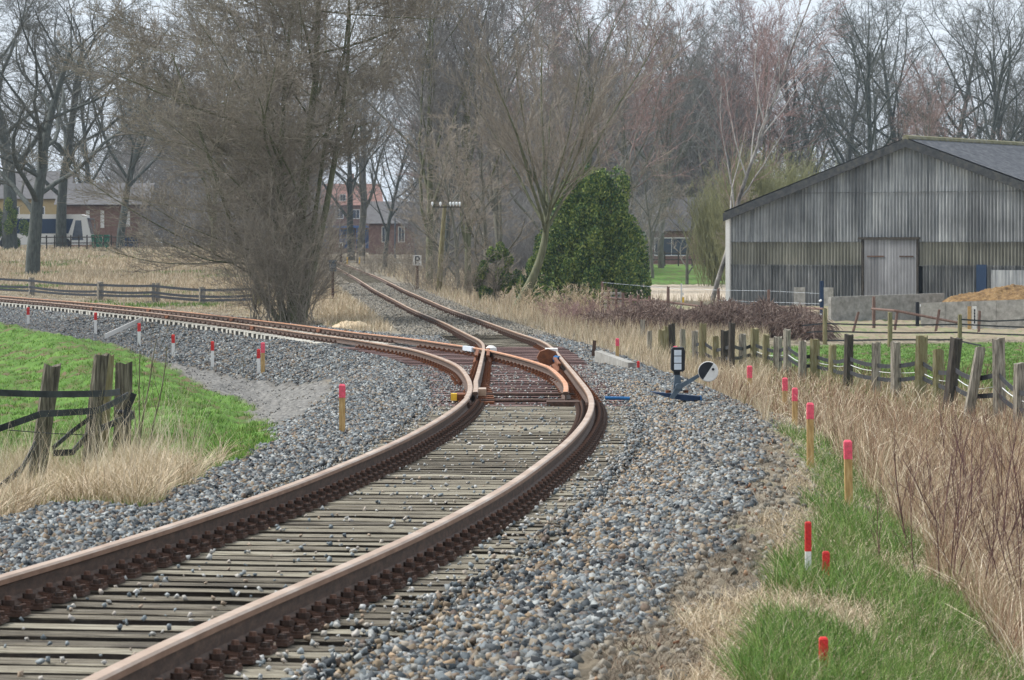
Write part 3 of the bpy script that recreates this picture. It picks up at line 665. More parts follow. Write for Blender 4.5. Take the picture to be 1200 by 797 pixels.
# fish plates and bolts at the joint before the switch
for s in (-.75, .75):
    p, a = pose(MX, MH, MD, TOE-2.2)
    f = MB()
    for q in (-1, 1): f.box((q*.026,0,-.085), (.03,.62,.075), 0)
    for yy in (-.22,-.08,.08,.22): f.tube([(-.065,yy,-.085),(.065,yy,-.085)], .016, 6, 0)
    fo = f.build('fishplate', 'darkrust', t1); fo.location = (p.x+s*math.cos(a), p.y+s*math.sin(a), p.z); fo.rotation_euler = (0,0,a)

sw = tag(empty('railway_switch'), 'rust orange railway switch where the branch leaves the line', 'railway switch')
Y0 = TOE-2.2; YM1 = 92.0; YB1 = 96.0
FROG = 70.8
rail(path(BX, BH, BD, Y0, YB1, -.75), 'stock_rail', sw, ('rail','rail_top'))
rail(path(MX, MH, MD, Y0, YM1, .75), 'stock_rail', sw)
def tip(t): return min(1, .25+t*5)
# left blade lies against the stock rail, right blade stands open
offL = lambda y: -.75+np.interp(y, [TOE, TOE+5], [.05, 0])
rail(path(MX, MH, MD, TOE, YM1, offL), 'switch_blade', sw, ('rail','rail_top'))
offR = lambda y: .75-np.interp(y, [TOE, TOE+4, TOE+13], [.27, .16, 0])
rail(path(BX, BH, BD, TOE, YB1, offR), 'switch_blade', sw, ('rail','rail_orange'))
# check rails, wing rails
rail(path(MX, MH, MD, FROG-7.5, FROG-.3, -.75+.105), 'wing_rail', sw, ('rust','rust'))
rail(path(MX, MH, MD, FROG-7.5, FROG-1.5, -.75-.125), 'wing_rail', sw, ('rust','rust'))
rail(path(MX, MH, MD, FROG-14, FROG-1, .75-.115), 'check_rail', sw, ('rust','rust'))
def seg_block(y0, y1, mat, name, off, arr=MX, harr=MH, w=.10):
    pts = path(arr, harr, MD, y0, y1, off); mb = MB()
    for i in range(len(pts)-1):
        c = (pts[i]+pts[i+1])/2; d = pts[i+1]-pts[i]
        mb.box(c+Vector((0,0,-.045)), (w, d.length+.01, .10), 0, rz=-math.atan2(d.x, d.y))
    return mb.build(name, mat, sw)
o = seg_block(FROG+.2, FROG+1.8, 'frost', 'frog_nose', .75-.02, BX, BH, .09); o['label'] = 'whitish worn frog nose'
fr = MB()
p, a = pose(MX, MH, MD, FROG+1.6); fr.tube([p+Vector((-.58,0,-.12)), p+Vector((-.58,0,-.03)), p+Vector((-.58,0,.02))], [.13,.12,.05], 10)
o = fr.build('frog_marker', 'white', sw); o['label'] = 'rounded white block beside the frog'
# slide chairs under the blades, tie rods
mb = MB()
for y in np.arange(TOE+.3, TOE+9, .8):
    for s, arr in ((-.75, BX), (.75, MX)):
        q, a = pose(arr, MH, MD, y); mb = MB(); mb.box((q.x+s-math.copysign(.17, s), y, q.z-.150), (.30,.16,.03), 0, rz=a); mb.build('slide_chair', 'rust', sw)
for y in (TOE+.5, TOE+3.0):
    p, a = pose(MX, MH, MD, y); mb = MB(); mb.tube([p+Vector((-.70,0,-.13)), p+Vector((.62,0,-.13))], .022, 8)
    mb.build('stretcher_rod', 'darkrust', sw)
mb = MB(); p, a = pose(MX, MH, MD, TOE-.25)
mb.box((p.x+.42, p.y, p.z-.16), (.42,.35,.10), 0); mb.build('blade_end_plate', 'darkrust', sw)
mb = MB(); mb.box((p.x-.62, p.y+1.5, p.z-.06), (.10,.5,.09), 0); mb.build('blade_lock', 'rail_top', sw)
mb = MB(); mb.box((p.x-.99, p.y+1.3, p.z-.12), (.08,.16,.09), 0); mb.box((p.x-.90, p.y+1.5, p.z-.13), (.12,.5,.09), 1)
o = mb.build('clamp_box', ['yellow','rust'], sw); o['label'] = 'yellow clamp box at the left blade'
# rusty point-lock housing beside the right rail
q = W(645, 419, .0163); mb = MB()
ring = [(math.cos(t)*.21, math.sin(t)*.17) for t in np.linspace(0, 2*math.pi, 9)[:-1]]
mb.prism([q+Vector((x-.05, -.22, z)) for x, z in ring], (0,.5,0), 0)
mb.tube([q+Vector((.08,-.24,-.02)), q+Vector((.16,-.30,-.03))], .07, 8, 1)
mb.box(q+Vector((.02,.04,.15)), (.24,.42,.05), 2)
o = mb.build('lock_housing', ['rust','blue','white'], sw); o['label'] = 'rusty drum shaped housing with blue knob and pale lid'
def sw_offs(y):
    p1 = float(np.interp(y, YY, BX)-np.interp(y, YY, MX))
    if y < FROG-6: return (-.75+p1, .75+p1, -.75, .75) if y > TOE+8 else (-.75, .75)
    return (-.75+p1, .75+p1, -.75, .75)
def sw_len(y): return 1+max(0, -float(np.interp(y, YY, BX)-np.interp(y, YY, MX)))/2.6
def sw_sh(y): return min(0, float(np.interp(y, YY, BX)-np.interp(y, YY, MX)))/2
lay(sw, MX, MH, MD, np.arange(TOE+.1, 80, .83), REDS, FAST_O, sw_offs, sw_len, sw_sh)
# drive rod to the lever
mb = MB(); a_ = W(709, 466.5, .0110); b_ = W(738, 467, .0110); mb.tube([a_, b_], .022, 8); mb.build('drive_rod', 'blue', sw)

t2 = tag(empty('railway_track'), 'straight older track running away to the level crossing in brown weathered ballast', 'railway track', 'railway tracks')
for s in (-.75, .75): rail(path(MX, MH, MD, YM1, 600, s, 1.5), 'rail', t2)
ys = np.arange(80.5, 190, 1.05)
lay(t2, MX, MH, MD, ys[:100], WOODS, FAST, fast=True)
mb = MB()
for y in np.arange(190, 400, 1.3):
    p, a = pose(MX, MH, MD, y); mb.box((p.x, y, p.z-.26), (2.6,.3,.17), 0, rz=a)
o = mb.build('sleeper', 'sleeper', t2); tag(o, kind='stuff')
t3 = tag(empty('railway_track'), 'branch track curving off left on pale concrete sleepers', 'railway track', 'railway tracks')
for s in (-.75, .75): rail(path(BX, BH, BD, YB1, 330, s, .8), 'rail', t3, ('rail','rail_orange' if s > 0 else 'rail_top'))
def arc_ys(y0, n, pitch):
    ys = []; y = y0
    for _ in range(n): ys.append(y); y += pitch/math.sqrt(1+float(np.interp(y, YY, BH))**2)
    return ys
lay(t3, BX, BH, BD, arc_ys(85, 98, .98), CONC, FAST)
for i, (s, y) in enumerate(((-.75,104),(-.75,121),(-.75,138),(.75,100),(.75,116),(.75,133))):
    p, a = pose(BX, BH, BD, y); f = MB()
    for q in (-1, 1): f.box((q*.045,0,-.085), (.05,.7,.08), 0)
    f.box((0,0,-.13), (.16,.5,.04), 0)
    fo = f.build('fishplate', 'rust', t3); fo.location = (p.x+s*math.cos(a), p.y+s*math.sin(a), p.z); fo.rotation_euler = (0,0,a)

# ------------------------------------------------------------------ trees
def _rot(d, ang, az):
    # a direction leaning ang away from d at azimuth az
    ux, uy, uz = d
    if abs(uz) < .95: ax, ay, az_ = uy, -ux, 0.0
    else: ax, ay, az_ = 0.0, uz, -uy
    l = math.sqrt(ax*ax+ay*ay+az_*az_) or 1; ax, ay, az_ = ax/l, ay/l, az_/l
    bx_, by_, bz_ = uy*az_-uz*ay, uz*ax-ux*az_, ux*ay-uy*ax
    c, s = math.cos(ang), math.sin(ang); ca, sa = math.cos(az), math.sin(az)
    return (ux*c+s*(ax*ca+bx_*sa), uy*c+s*(ay*ca+by_*sa), uz*c+s*(az_*ca+bz_*sa))
class Tree:
    """P: per level dicts nc children, lr length ratio, ang spread, wob, trop, seg, st start"""
    def __init__(s, seed, P, minr=.006):
        s.r = random.Random(seed); s.P = P; s.S = []; s.minr = minr
    def grow(s, p, d, L, r, lev, bend=None):
        R = s.r; P = s.P[lev]; n = P.get('seg', 4); st = L/n; nodes = []
        tr = P.get('trop', 0); wob = P.get('wob', .1); tap = P.get('tap', .35)
        x, y, z = p; dx, dy, dz = d
        for i in range(n):
            if bend: bx_ = bend(i/n)
            else: bx_ = (0, 0, 0)
            dx += R.gauss(0, wob)+bx_[0]; dy += R.gauss(0, wob)+bx_[1]; dz += R.gauss(0, wob)*.8+tr+bx_[2]
            l = math.sqrt(dx*dx+dy*dy+dz*dz); dx, dy, dz = dx/l, dy/l, dz/l
            r0 = r*(1-(1-tap)*i/n); r1 = r*(1-(1-tap)*(i+1)/n)
            nx, ny, nz_ = x+dx*st, y+dy*st, z+dz*st
            s.S.append((lev, x, y, z, nx, ny, nz_, max(s.minr, r0), max(s.minr*.7, r1)))
            nodes.append((x, y, z, dx, dy, dz, r0)); x, y, z = nx, ny, nz_
        nodes.append((x, y, z, dx, dy, dz, r*tap))
        if lev+1 >= len(s.P): return
        C = s.P[lev+1]; k = P['nc']; k = max(1, int(k*R.uniform(.75, 1.25)+.5)) if lev else k
        for j in range(k):
            t = P['st']+(1-P['st'])*((j+R.random())/k)
            f = t*n; i = min(n-1, int(f)); f -= i
            a, b = nodes[i], nodes[i+1]
            q = (a[0]+(b[0]-a[0])*f, a[1]+(b[1]-a[1])*f, a[2]+(b[2]-a[2])*f)
            rr = a[6]+(b[6]-a[6])*f
            nd = _rot((a[3], a[4], a[5]), R.gauss(C['ang'], C['ang']*.25), j*2.4+R.uniform(-.6, .6))
            if nd[2] < -.35 and not P.get('down'): nd = (nd[0], nd[1], -nd[2]*.3)
            s.grow(q, nd, L*C['lr']*R.uniform(.7, 1.2)*(1.1-.5*t), rr*C.get('rr', .55), lev+1)
def tubes(name, segs, mat, parent, sides=3):
    a = np.array(segs)
    n = len(a); p0 = a[:, 1:4]; p1 = a[:, 4:7]; r0 = a[:, 7]; r1 = a[:, 8]
    t = p1-p0; t /= np.linalg.norm(t, axis=1)[:, None]+1e-9
    up = np.where(np.abs(t[:, 2:3]) > .9, [[1., 0, 0]], [[0, 0, 1.]])
    u = np.cross(t, up); u /= np.linalg.norm(u, axis=1)[:, None]; v = np.cross(u, t)
    an = np.arange(sides)*2*math.pi/sides; ring = np.cos(an)[None, :, None]*u[:, None]+np.sin(an)[None, :, None]*v[:, None]
    p0 = p0-t*(r0*.3)[:, None]
    V = np.concatenate([p0[:, None]+ring*r0[:, None, None], p1[:, None]+ring*r1[:, None, None]], 1)
    q = np.array([(k, (k+1) % sides, sides+(k+1) % sides, sides+k) for k in range(sides)])
    Fc = (q[None]+np.arange(n)[:, None, None]*2*sides).reshape(-1, 4)
    return link(name, npmesh(name, V.reshape(-1, 3), Fc), mat, parent, smooth_=sides > 4)
def make_tree(loc, T, mats, label, cat='tree', group=None, name='bare_tree', split=2, big_sides=8, kind_mid=None):
    root = tag(empty(name, loc), label, cat, group)
    tr = [s for s in T.S if s[0] < split]; tw = [s for s in T.S if s[0] >= split]
    tubes('trunk', tr, mats[0], root, big_sides)
    if tw:
        m1 = [s for s in tw if s[0] == split]; m2 = [s for s in tw if s[0] > split]
        if kind_mid and m1: tubes('branches', m1, kind_mid, root, 4); tubes('crown', m2, mats[1], root, 3)
        else: tubes('crown', tw, mats[1], root, 3)
    return root

def oak(seed, H, R=.4, nl=9, dens=1.0, spread=.75, minr=.009, st=.28):
    P = [dict(nc=nl, st=st, seg=9, wob=.05, trop=.05, tap=.25),
         dict(lr=.62, ang=spread, rr=.55, nc=int(7*dens), st=.25, seg=7, wob=.13, trop=.06, tap=.3),
         dict(lr=.50, ang=.75, rr=.55, nc=int(7*dens), st=.15, seg=5, wob=.17, trop=.05, tap=.35),
         dict(lr=.48, ang=.7, rr=.5, nc=int(6*dens), st=.1, seg=4, wob=.18, trop=.05, tap=.4),
         dict(lr=.5, ang=.6, rr=.5, nc=0, st=0, seg=2, wob=.15, trop=.03, tap=.5)]
    T = Tree(seed, P, minr); T.grow((0,0,-.2), (0,0,1), H, R, 0); return T
def shrubtree(seed, H):
    # a narrow foot of a few stems, long limbs arching out wide from low down, very fine twigs everywhere
    P = [dict(nc=17, st=.10, seg=10, wob=.045, trop=.04, tap=.22),
         dict(lr=.66, ang=1.15, rr=.42, nc=20, st=.06, seg=8, wob=.09, trop=.05, tap=.25),
         dict(lr=.28, ang=.75, rr=.42, nc=9, st=.05, seg=4, wob=.12, trop=.05, tap=.35),
         dict(lr=.60, ang=.6, rr=.5, nc=3, st=.1, seg=3, wob=.14, trop=.03, tap=.5),
         dict(lr=.55, ang=.6, rr=.6, nc=0, st=0, seg=2, wob=.14, trop=.02, tap=.6)]
    T = Tree(seed, P, .0075); T.stems = []
    for k, (ox, lean, az, L, r) in enumerate(((0, .02, 0, 1, .20), (.30, .16, .1, .95, .13), (-.25, .20, 3.0, .92, .12), (.1, .12, 1.6, .85, .10), (-.3, .50, 3.2, .70, .10), (.2, .10, .3, .85, .10))):
        d = (math.sin(lean)*math.cos(az), math.sin(lean)*math.sin(az), math.cos(lean)); i0 = len(T.S)
        T.grow((ox, 0, -.2), d, H*L, r, 0); T.stems.append([q for q in T.S[i0:] if q[0] == 0])
    return T
def at(px, py_base, u, **k):
    v = Gu(px, u); return v

# --- the big twiggy tree between the two lines
u0 = .0315
T = shrubtree(8, 14.5)
T.S = [q for q in T.S if not (q[0] > 0 and ((max(q[1], q[4]) > 1.0 and q[3] < 5.2) or (max(q[1], q[4]) > 1.0+max(0, q[3]-5)*.66+.55*math.sin(q[3]*2.3)+.5*math.sin(q[2]*1.7+q[3]*5)+.4*math.sin(q[1]*9+q[2]*7))))]
root = tag(empty('bare_tree', Gu(342, u0)), 'very large twiggy bare tree standing between the two railway lines', 'tree')
for q in T.stems: tubes('trunk', q, 'bark_green', root, 8)
tubes('branches', [q for q in T.S if q[0] == 1], 'bark_green', root, 4)['kind'] = 'stuff'
tubes('crown', [q for q in T.S if q[0] > 1], 'twig_near', root, 3); root.scale = (1.16, 1.0, 1.06)
# brushwood at its foot
def brush(px, u, seed, H, n, wid, mat, label, cat='bush', name='bare_bush', group=None, spread=.4, dens=10):
    P = [dict(nc=dens, st=.10, seg=5, wob=.12, trop=.04, tap=.3), dict(lr=.45, ang=.8, rr=.5, nc=6, st=.1, seg=3, wob=.12, trop=.05, tap=.4),
         dict(lr=.5, ang=.5, rr=.5, nc=0, st=0, seg=2, wob=.15, trop=.03, tap=.4)]
    T = Tree(seed, P, .006)
    for k in range(n):
        ox = T.r.uniform(-wid, wid)/2; oy = T.r.uniform(-1, 1)
        T.grow((ox, oy, -.1), (T.r.gauss(0, spread), T.r.gauss(0, spread), 1), H*T.r.uniform(.5, 1.1), .018, 0)
    o = tubes('brushwood', T.S, mat, None, 3); o.location = Gu(px, u); tag(o, label, 'brushwood', kind='stuff')
    return o
brush(333, .0308, 21, 5.4, 60, 2.5, 'twig_near', 'tangle of bare brushwood round the foot of the big twiggy tree', spread=.45)

# --- leaning tree in front of the evergreen
P = [dict(nc=10, st=.72, seg=10, wob=.02, trop=.0, tap=.5),
     dict(lr=2.4, ang=.60, rr=.58, nc=10, st=.12, seg=9, wob=.05, trop=.035, tap=.2),
     dict(lr=.42, ang=.45, rr=.5, nc=8, st=.12, seg=5, wob=.08, trop=.05, tap=.3),
     dict(lr=.48, ang=.42, rr=.5, nc=7, st=.08, seg=4, wob=.09, trop=.04, tap=.35),
     dict(lr=.55, ang=.4, rr=.5, nc=0, st=0, seg=2, wob=.1, trop=.03, tap=.5)]
T = Tree(14, P, .0085)
def bend(t): return (.04 if t < .3 else (-.07 if t < .75 else -.05), 0, .02)
T.grow((0,0,-.3), (.42,0,.9), 5.6, .25, 0, bend)
make_tree(Gu(600, .0405), T, ('bark_green', 'twig_near'), 'bare tree with mossy trunk leaning right in front of the evergreen bush', split=2, name='leaning_tree')

# --- evergreen bush, a second smaller one at its left
def evergreen(px, u, W_, H_, n, seed, label, lobes=40):
    R = np.random.default_rng(seed); root = tag(empty('evergreen_bush', Gu(px, u)), label, 'bush')
    # sub-crowns over an egg shaped volume
    th = R.uniform(0, 2*math.pi, lobes); zz = R.uniform(.04, .95, lobes)
    prof = np.clip((1-zz)**.5, .08, 1)*np.clip(.72+zz*1.4, 0, 1)*R.uniform(.70, 1.18, lobes); rr = np.sqrt(R.uniform(.25, 1, lobes))*prof*W_/2
    cx, cy, cz = rr*np.cos(th), rr*np.sin(th)*.8, zz*H_
    pick = R.integers(0, lobes, n); cr = R.uniform(.04, .13, lobes)*W_*(.6+.5*prof)
    d = R.normal(size=(n, 3)); d /= np.linalg.norm(d, axis=1)[:, None]; rad = R.uniform(.45, 1, n)**.5
    # flames of foliage pointing up and out
    X = cx[pick]+d[:, 0]*cr[pick]*rad; Y = cy[pick]+d[:, 1]*cr[pick]*rad; Z = cz[pick]+d[:, 2]*cr[pick]*1.7*rad
    Z = np.clip(Z, .05, None)
    sz = R.uniform(.06, .135, n)
    base = np.array([(-.25,0,0),(.25,0,0),(.42,.1,.55),(0,0,1.1),(-.42,.1,.55)])
    nv = len(base); up = np.stack([X/(W_*.8), Y/(W_*.8), np.full(n, .75)], 1)+R.normal(0, .35, (n, 3)); up /= np.linalg.norm(up, axis=1)[:, None]
    sd = np.cross(up, R.normal(size=(n, 3))); sd /= np.linalg.norm(sd, axis=1)[:, None]; nn = np.cross(sd, up)
    V = (base[None, :, 0, None]*sd[:, None]+base[None, :, 1, None]*nn[:, None]+base[None, :, 2, None]*up[:, None])*sz[:, None, None]
    V += np.stack([X, Y, Z], 1)[:, None]
    tri = np.array([(0,1,2),(0,2,4),(4,2,3)]); T_ = (tri[None]+np.arange(n)[:, None, None]*nv).reshape(-1, 3)
    link('foliage', npmesh('foliage', V.reshape(-1, 3), T_), 'leafgreen', root)
    m = MB(); m.tube([(0,0,-.2),(0,0,H_*.4),(.1,0,H_*.8)], [.16,.12,.04], 7)
    for k in range(14):
        a = k*2.4; z0 = H_*(.1+.05*k); m.tube([(0,0,z0),(math.cos(a)*W_*.3, math.sin(a)*W_*.25, z0+H_*.15)], [.05,.02], 5)
    m.build('stem', 'bark', root)
    return root
evergreen(699, .0440, 7.0, 7.2, 100000, 3, 'broad dark green evergreen bush standing beside the leaning tree', 130)
evergreen(648, .0445, 4.2, 4.4, 30000, 5, 'lower dark green evergreen bush filling the gap behind the leaning trunk', 26)
evergreen(8, .0800, 5.0, 4.6, 14000, 8, 'dark ivy covered bush at the left edge under the big trees', 26)
evergreen(580, .0450, 2.9, 3.1, 13000, 6, 'small ragged evergreen bush left of the leaning trunk', 20)

# --- wood behind: shared prototypes
def proto(T, mats, split=2):
    tr = [s for s in T.S if s[0] < split]; tw = [s for s in T.S if s[0] >= split]
    r = bpy.data.objects.new('tmp', None)
    a = tubes('trunk', tr, mats[0], None, 6); b = tubes('crown', tw, mats[1], None, 3)
    return (a, b)
PR = {}
random.seed(3)
PR['oakA'] = proto(oak(31, 18, .42, 13, 1.2, .85, .010, .20), ('bark_dark', 'twig_dark'))
PR['oakB'] = proto(oak(32, 19, .42, 13, 1.15, .75, .010, .28), ('bark_dark', 'twig_dark'))
PR['oakC'] = proto(oak(33, 18, .36, 14, 1.1, .65, .010, .25), ('bark_dark', 'twig_dark'))
PR['fineA'] = proto(oak(41, 16, .26, 13, 1.2, .55, .011, .12), ('bark', 'twig_far'))
PR['fineB'] = proto(oak(42, 17, .24, 14, 1.2, .5, .011, .10), ('bark_green', 'twig_far'))
PR['red'] = proto(oak(43, 16, .22, 14, 1.2, .45, .011, .15), ('bark', 'twig_red'))
PR['small'] = proto(oak(44, 9, .15, 12, 1.1, .6, .010, .08), ('bark', 'twig'))
USED = set()
def plant(kind, px, u, H, label, group=None, rz=0, sx=1.0, name='bare_tree', cat='tree', base=None):
    a, b = PR[kind]; H0 = {'oakA':18,'oakB':19,'oakC':18,'fineA':16,'fineB':17,'red':16,'small':9}[kind]
    v = Gu(px, u)
    root = tag(empty(name, v, rz), label, cat, group); k = H/H0
    root.scale = (k*sx, k*sx, k)
    for o in (a, b):
        c = o if kind not in USED else o.copy()
        if kind in USED: COL.objects.link(c)
        c.parent = root
    USED.add(kind); return root
# left group
plant('fineA', 424, .118, 25, 'tall fine bare tree far behind the station and the crossing', rz=.3, sx=1.4)
plant('oakC', 412, .098, 19, 'tall bare tree rising above the distant station roof', rz=.6, sx=1.2)
plant('oakA', 38, .056, 15.5, 'thick grey bare oak standing in the pale meadow at the left', rz=.4, sx=1.45)
plant('oakB', 12, .080, 22, 'ivy dark bare tree at the left edge behind the meadow oak', rz=2.0, sx=1.6)
plant('oakC', 72, .084, 21, 'dark thick trunked bare tree between meadow oak and coach', rz=1.1, sx=1.5)
plant('oakB', 112, .095, 20, 'bare tree right of the coach before the pale sky', rz=3.3)
plant('oakC', 140, .078, 17, 'leaning dark bare tree right of the meadow oak', rz=2.9, sx=1.2)
plant('oakC', -14, .09, 20, 'bare tree cut off by the left border of the photo', rz=4.4)
plant('oakA', 150, .115, 18, 'distant bare tree rising behind the long brick shed at left', rz=5)
# fine trees left of and behind the line
gA = 'fine twigged trees lining the far track'
plant('fineB', 250, .062, 15, 'bare tree with low twigs behind the left half of the big twiggy tree', rz=.7)
plant('fineA', 318, .070, 19, 'tall fine bare tree rising behind the big twiggy tree', rz=2.7)
plant('fineB', 503, .052, 19, 'fine bare tree arching over the line behind the P sign', rz=1.9, sx=.9)
plant('fineA', 508, .060, 20, 'tall bare tree right behind the old telegraph pole', rz=.2)
plant('fineB', 548, .052, 17, 'greenish bare tree between the telegraph pole and the leaning tree', rz=2.2)
plant('fineA', 585, .064, 21, 'tall bare tree rising behind the leaning tree', rz=4.1)
plant('red', 640, .072, 22, 'tall reddish bare tree above the left of the evergreen bush', rz=1.2)
plant('fineB', 690, .066, 20, 'tall fine bare tree directly above the evergreen bush', rz=5.2)
plant('red', 738, .078, 22, 'reddish bare tree above the right side of the evergreen bush', rz=3.0)
plant('fineA', 775, .084, 22, 'fine bare tree over the brick house beyond the lawn', rz=.9)
plant('fineB', 812, .095, 23, 'tall bare tree between the brick house and the birch', rz=2.4)
plant('oakC', 451, .082, 14, 'dark forked bare tree standing by the far level crossing', rz=2.0, sx=.9)
plant('oakC', 520, .058, 12, 'dark ivy grown trunk just behind the telegraph pole', rz=3.0, sx=.6)
plant('small', 538, .048, 8, 'thicket tree of pale twigs right of the telegraph pole', rz=1)
plant('small', 568, .050, 9, 'pale twiggy thicket tree above the small ragged evergreen', rz=2.5, sx=1.2)
plant('small', 520, .070, 9, 'low twiggy tree closing the gap under the tall trees', rz=3.9, sx=1.5)
plant('small', 765, .072, 9, 'low twiggy tree at the right of the evergreen bush', rz=.2, sx=1.0)
plant('small', 805, .066, 7, 'low spreading twiggy tree before the lawn', rz=5.1, sx=1.3)
# behind the barn
spots = [('red',850,.100,24,'reddish bare tree left behind the white birch'),('red',892,.095,22,'reddish bare tree just right behind the white birch'),
 ('oakB',938,.100,23,'dark bare oak over the left half of the barn roof'),('oakA',985,.105,25,'dark bare oak over the middle of the left barn roof'),
 ('oakC',1020,.095,24,'thick dark oak just left of the barn gable peak'),('oakB',1060,.100,26,'tall dark oak directly above the barn gable peak'),
 ('red',1092,.088,16,'small reddish tree just right of the barn gable peak'),('oakA',1110,.105,26,'tall dark oak above the right barn roof'),
 ('oakC',1150,.098,25,'dark oak with upright limbs over the right barn roof'),('oakB',1188,.100,25,'dark oak at the right edge above the barn roof'),
 ('oakC',962,.120,26,'slender dark tree far behind the left barn roof'),('oakA',1225,.105,25,'dark oak reaching in from beyond the right border')]
for i, (k, px, u, H, lb) in enumerate(spots): plant(k, px, u, H, lb, rz=i*1.7)
# the far wood reads as one mass
def far_wood(x0, x1, y, n, seed, H, mat, label):
    R = np.random.default_rng(seed); segs = []
    r = random.Random(seed)
    for i in range(n):
        px = R.uniform(x0, x1); yy = y*R.uniform(.9, 1.15); X = (px-600)/F*yy; z = float(gz(X, yy)); h = H*R.uniform(.75, 1.15); rad = R.uniform(.08, .26)
        lx = R.normal(0, .05)
        for k in range(6):
            segs.append((0, X+lx*h*k/6, yy, z+h*k/6, X+lx*h*(k+1)/6, yy, z+h*(k+1)/6, rad*(1-k/7), rad*(1-(k+1)/7)))
        for k in range(46):
            t = r.uniform(.12, .98); bx0, bz = X+lx*h*t, z+h*t; az = r.uniform(0, 6.28); L = h*.24*(1.15-t*.7)
            ex, ey, ez = bx0+math.cos(az)*L, yy+math.sin(az)*L, bz+L*r.uniform(.4, 1.1)
            segs.append((1, bx0, yy, bz, ex, ey, ez, .05, .02))
            for q in range(5):
                f = r.uniform(.2, 1); qx, qy, qz = bx0+(ex-bx0)*f, yy+(ey-yy)*f, bz+(ez-bz)*f; l2 = L*.5
                segs.append((2, qx, qy, qz, qx+r.gauss(0, 1)*l2*.5, qy+r.gauss(0, .5)*l2, qz+l2*r.uniform(.1, .9), .022, .010))
    o = tubes('far_wood', segs, mat, None, 3); tag(o, label, 'wood', kind='stuff')
far_wood(498, 870, 385, 230, 1, 21, 'twig_far', 'far grey brown wood closing the view behind the straight line')
far_wood(150, 372, 400, 90, 5, 20, 'twig_far', 'far grey wood behind the big twiggy tree')
far_wood(830, 1240, 470, 60, 2, 25, 'twig_dark', 'far dark wood behind the barn with sky showing through')
far_wood(-60, 160, 480, 22, 4, 16, 'twig_dark', 'far low wood behind the sheds at the left')

def thicket(x0, x1, y, n, seed, H, mat, label):
    R = np.random.default_rng(seed); r = random.Random(seed); segs = []
    for i in range(n):
        px = R.uniform(x0, x1); yy = y*R.uniform(.94, 1.08); X = (px-600)/F*yy; p = [X, yy, float(gz(X, yy))-.1]; h = H*r.uniform(.5, 1.1)
        d = [r.gauss(0, .25), r.gauss(0, .25), 1]; rad = .03
        for k in range(5):
            q = [p[0]+d[0]*h/5, p[1]+d[1]*h/5, p[2]+h/5]; segs.append((1, *p, *q, rad, rad*.8)); rad *= .8
            for _ in range(3):
                l = h*.18; a = r.uniform(0, 6.28); segs.append((2, *q, q[0]+math.cos(a)*l, q[1]+math.sin(a)*l, q[2]+l*r.uniform(.3, 1.3), .016, .009))
            p = q; d[0] += r.gauss(0, .15); d[1] += r.gauss(0, .15)
    tag(tubes('far_thicket', segs, mat, None, 3), label, 'thicket', kind='stuff')
thicket(497, 760, 300, 1500, 3, 6.5, 'twig_far', 'grey brown thicket closing the view low behind the trees right of the line')
thicket(755, 870, 400, 500, 4, 6, 'twig_red', 'low reddish thicket behind the brick house')
thicket(165, 372, 345, 1100, 5, 5.5, 'twig_far', 'low thicket behind the big twiggy tree')
thicket(880, 1230, 480, 500, 6, 7, 'twig_dark', 'low dark thicket far behind the barn')
# --- birch at the left of the barn
M['birchtrunk'] = pmat('patchy_birch_bark', [(.05,.045,.04),(.10,.09,.08),(.34,.32,.29),(.50,.48,.45)], 1.3, .9, .4, stretch=(1,1,.6))
P = [dict(nc=17, st=.22, seg=12, wob=.045, trop=.03, tap=.2),
     dict(lr=.36, ang=.6, rr=.5, nc=10, st=.15, seg=6, wob=.10, trop=.09, tap=.25),
     dict(lr=.42, ang=.5, rr=.45, nc=7, st=.1, seg=4, wob=.12, trop=.02, tap=.3),
     dict(lr=.6, ang=.4, rr=.5, nc=0, st=0, seg=3, wob=.12, trop=-.03, tap=.4)]
T = Tree(77, P, .010)
T.grow((0,0,-.3), (.28,0,.95), 20.5, .16, 0, lambda t: (-.015 if t < .3 else -.005, 0, .03))
make_tree(Gu(833, .0520), T, ('birchtrunk', 'twig_red'), 'white barked birch leaning right beside the left barn corner', split=1, name='birch_tree', kind_mid='birch')
# low dark bark on the foot of the birch
# --- willow bushes before the barn's left roof
def willow(px, u, H, W_, n, seed, label):
    R = random.Random(seed); segs = []
    for k in range(n):
        a = R.uniform(0, 6.28); rad = abs(R.gauss(0, .4)); x = math.cos(a)*rad*W_*.35; y = math.sin(a)*rad*W_*.3; z = R.uniform(-.1, H*.5)
        dx, dy, dz = x/W_*1.2+R.gauss(0, .15), y/W_+R.gauss(0, .15), 1; L = H*R.uniform(.3, .62)
        for q in range(4):
            l = math.sqrt(dx*dx+dy*dy+dz*dz); st = L/4; nx, ny, nz_ = x+dx/l*st, y+dy/l*st, z+dz/l*st
            segs.append((1, x, y, z, nx, ny, nz_, .022-.004*q, .018-.004*q)); x, y, z = nx, ny, nz_; dx += R.gauss(0, .1); dy += R.gauss(0, .1)
            if q:
                for _ in range(2): segs.append((2, x, y, z, x+R.gauss(0, .2), y+R.gauss(0, .2), z+R.uniform(.2, .6), .012, .006))
    root = tag(empty('willow_bush', Gu(px, u)), label, 'bush')
    tubes('twigs', segs, 'twig_willow', root, 3)
    tubes('trunk', [(0, 0, 0, -.2, 0, 0, H*.35, .14, .10), (0, 0, 0, H*.2, W_*.1, 0, H*.5, .08, .05), (0, 0, 0, H*.15, -W_*.12, 0, H*.5, .08, .05)], 'bark_green', root, 6)
willow(880, .0600, 9.4, 6.5, 1500, 4, 'yellow green budding willow left of the barn roof')
willow(930, .0640, 9.6, 6.0, 1200, 5, 'yellow green budding willow showing over the left barn roof')
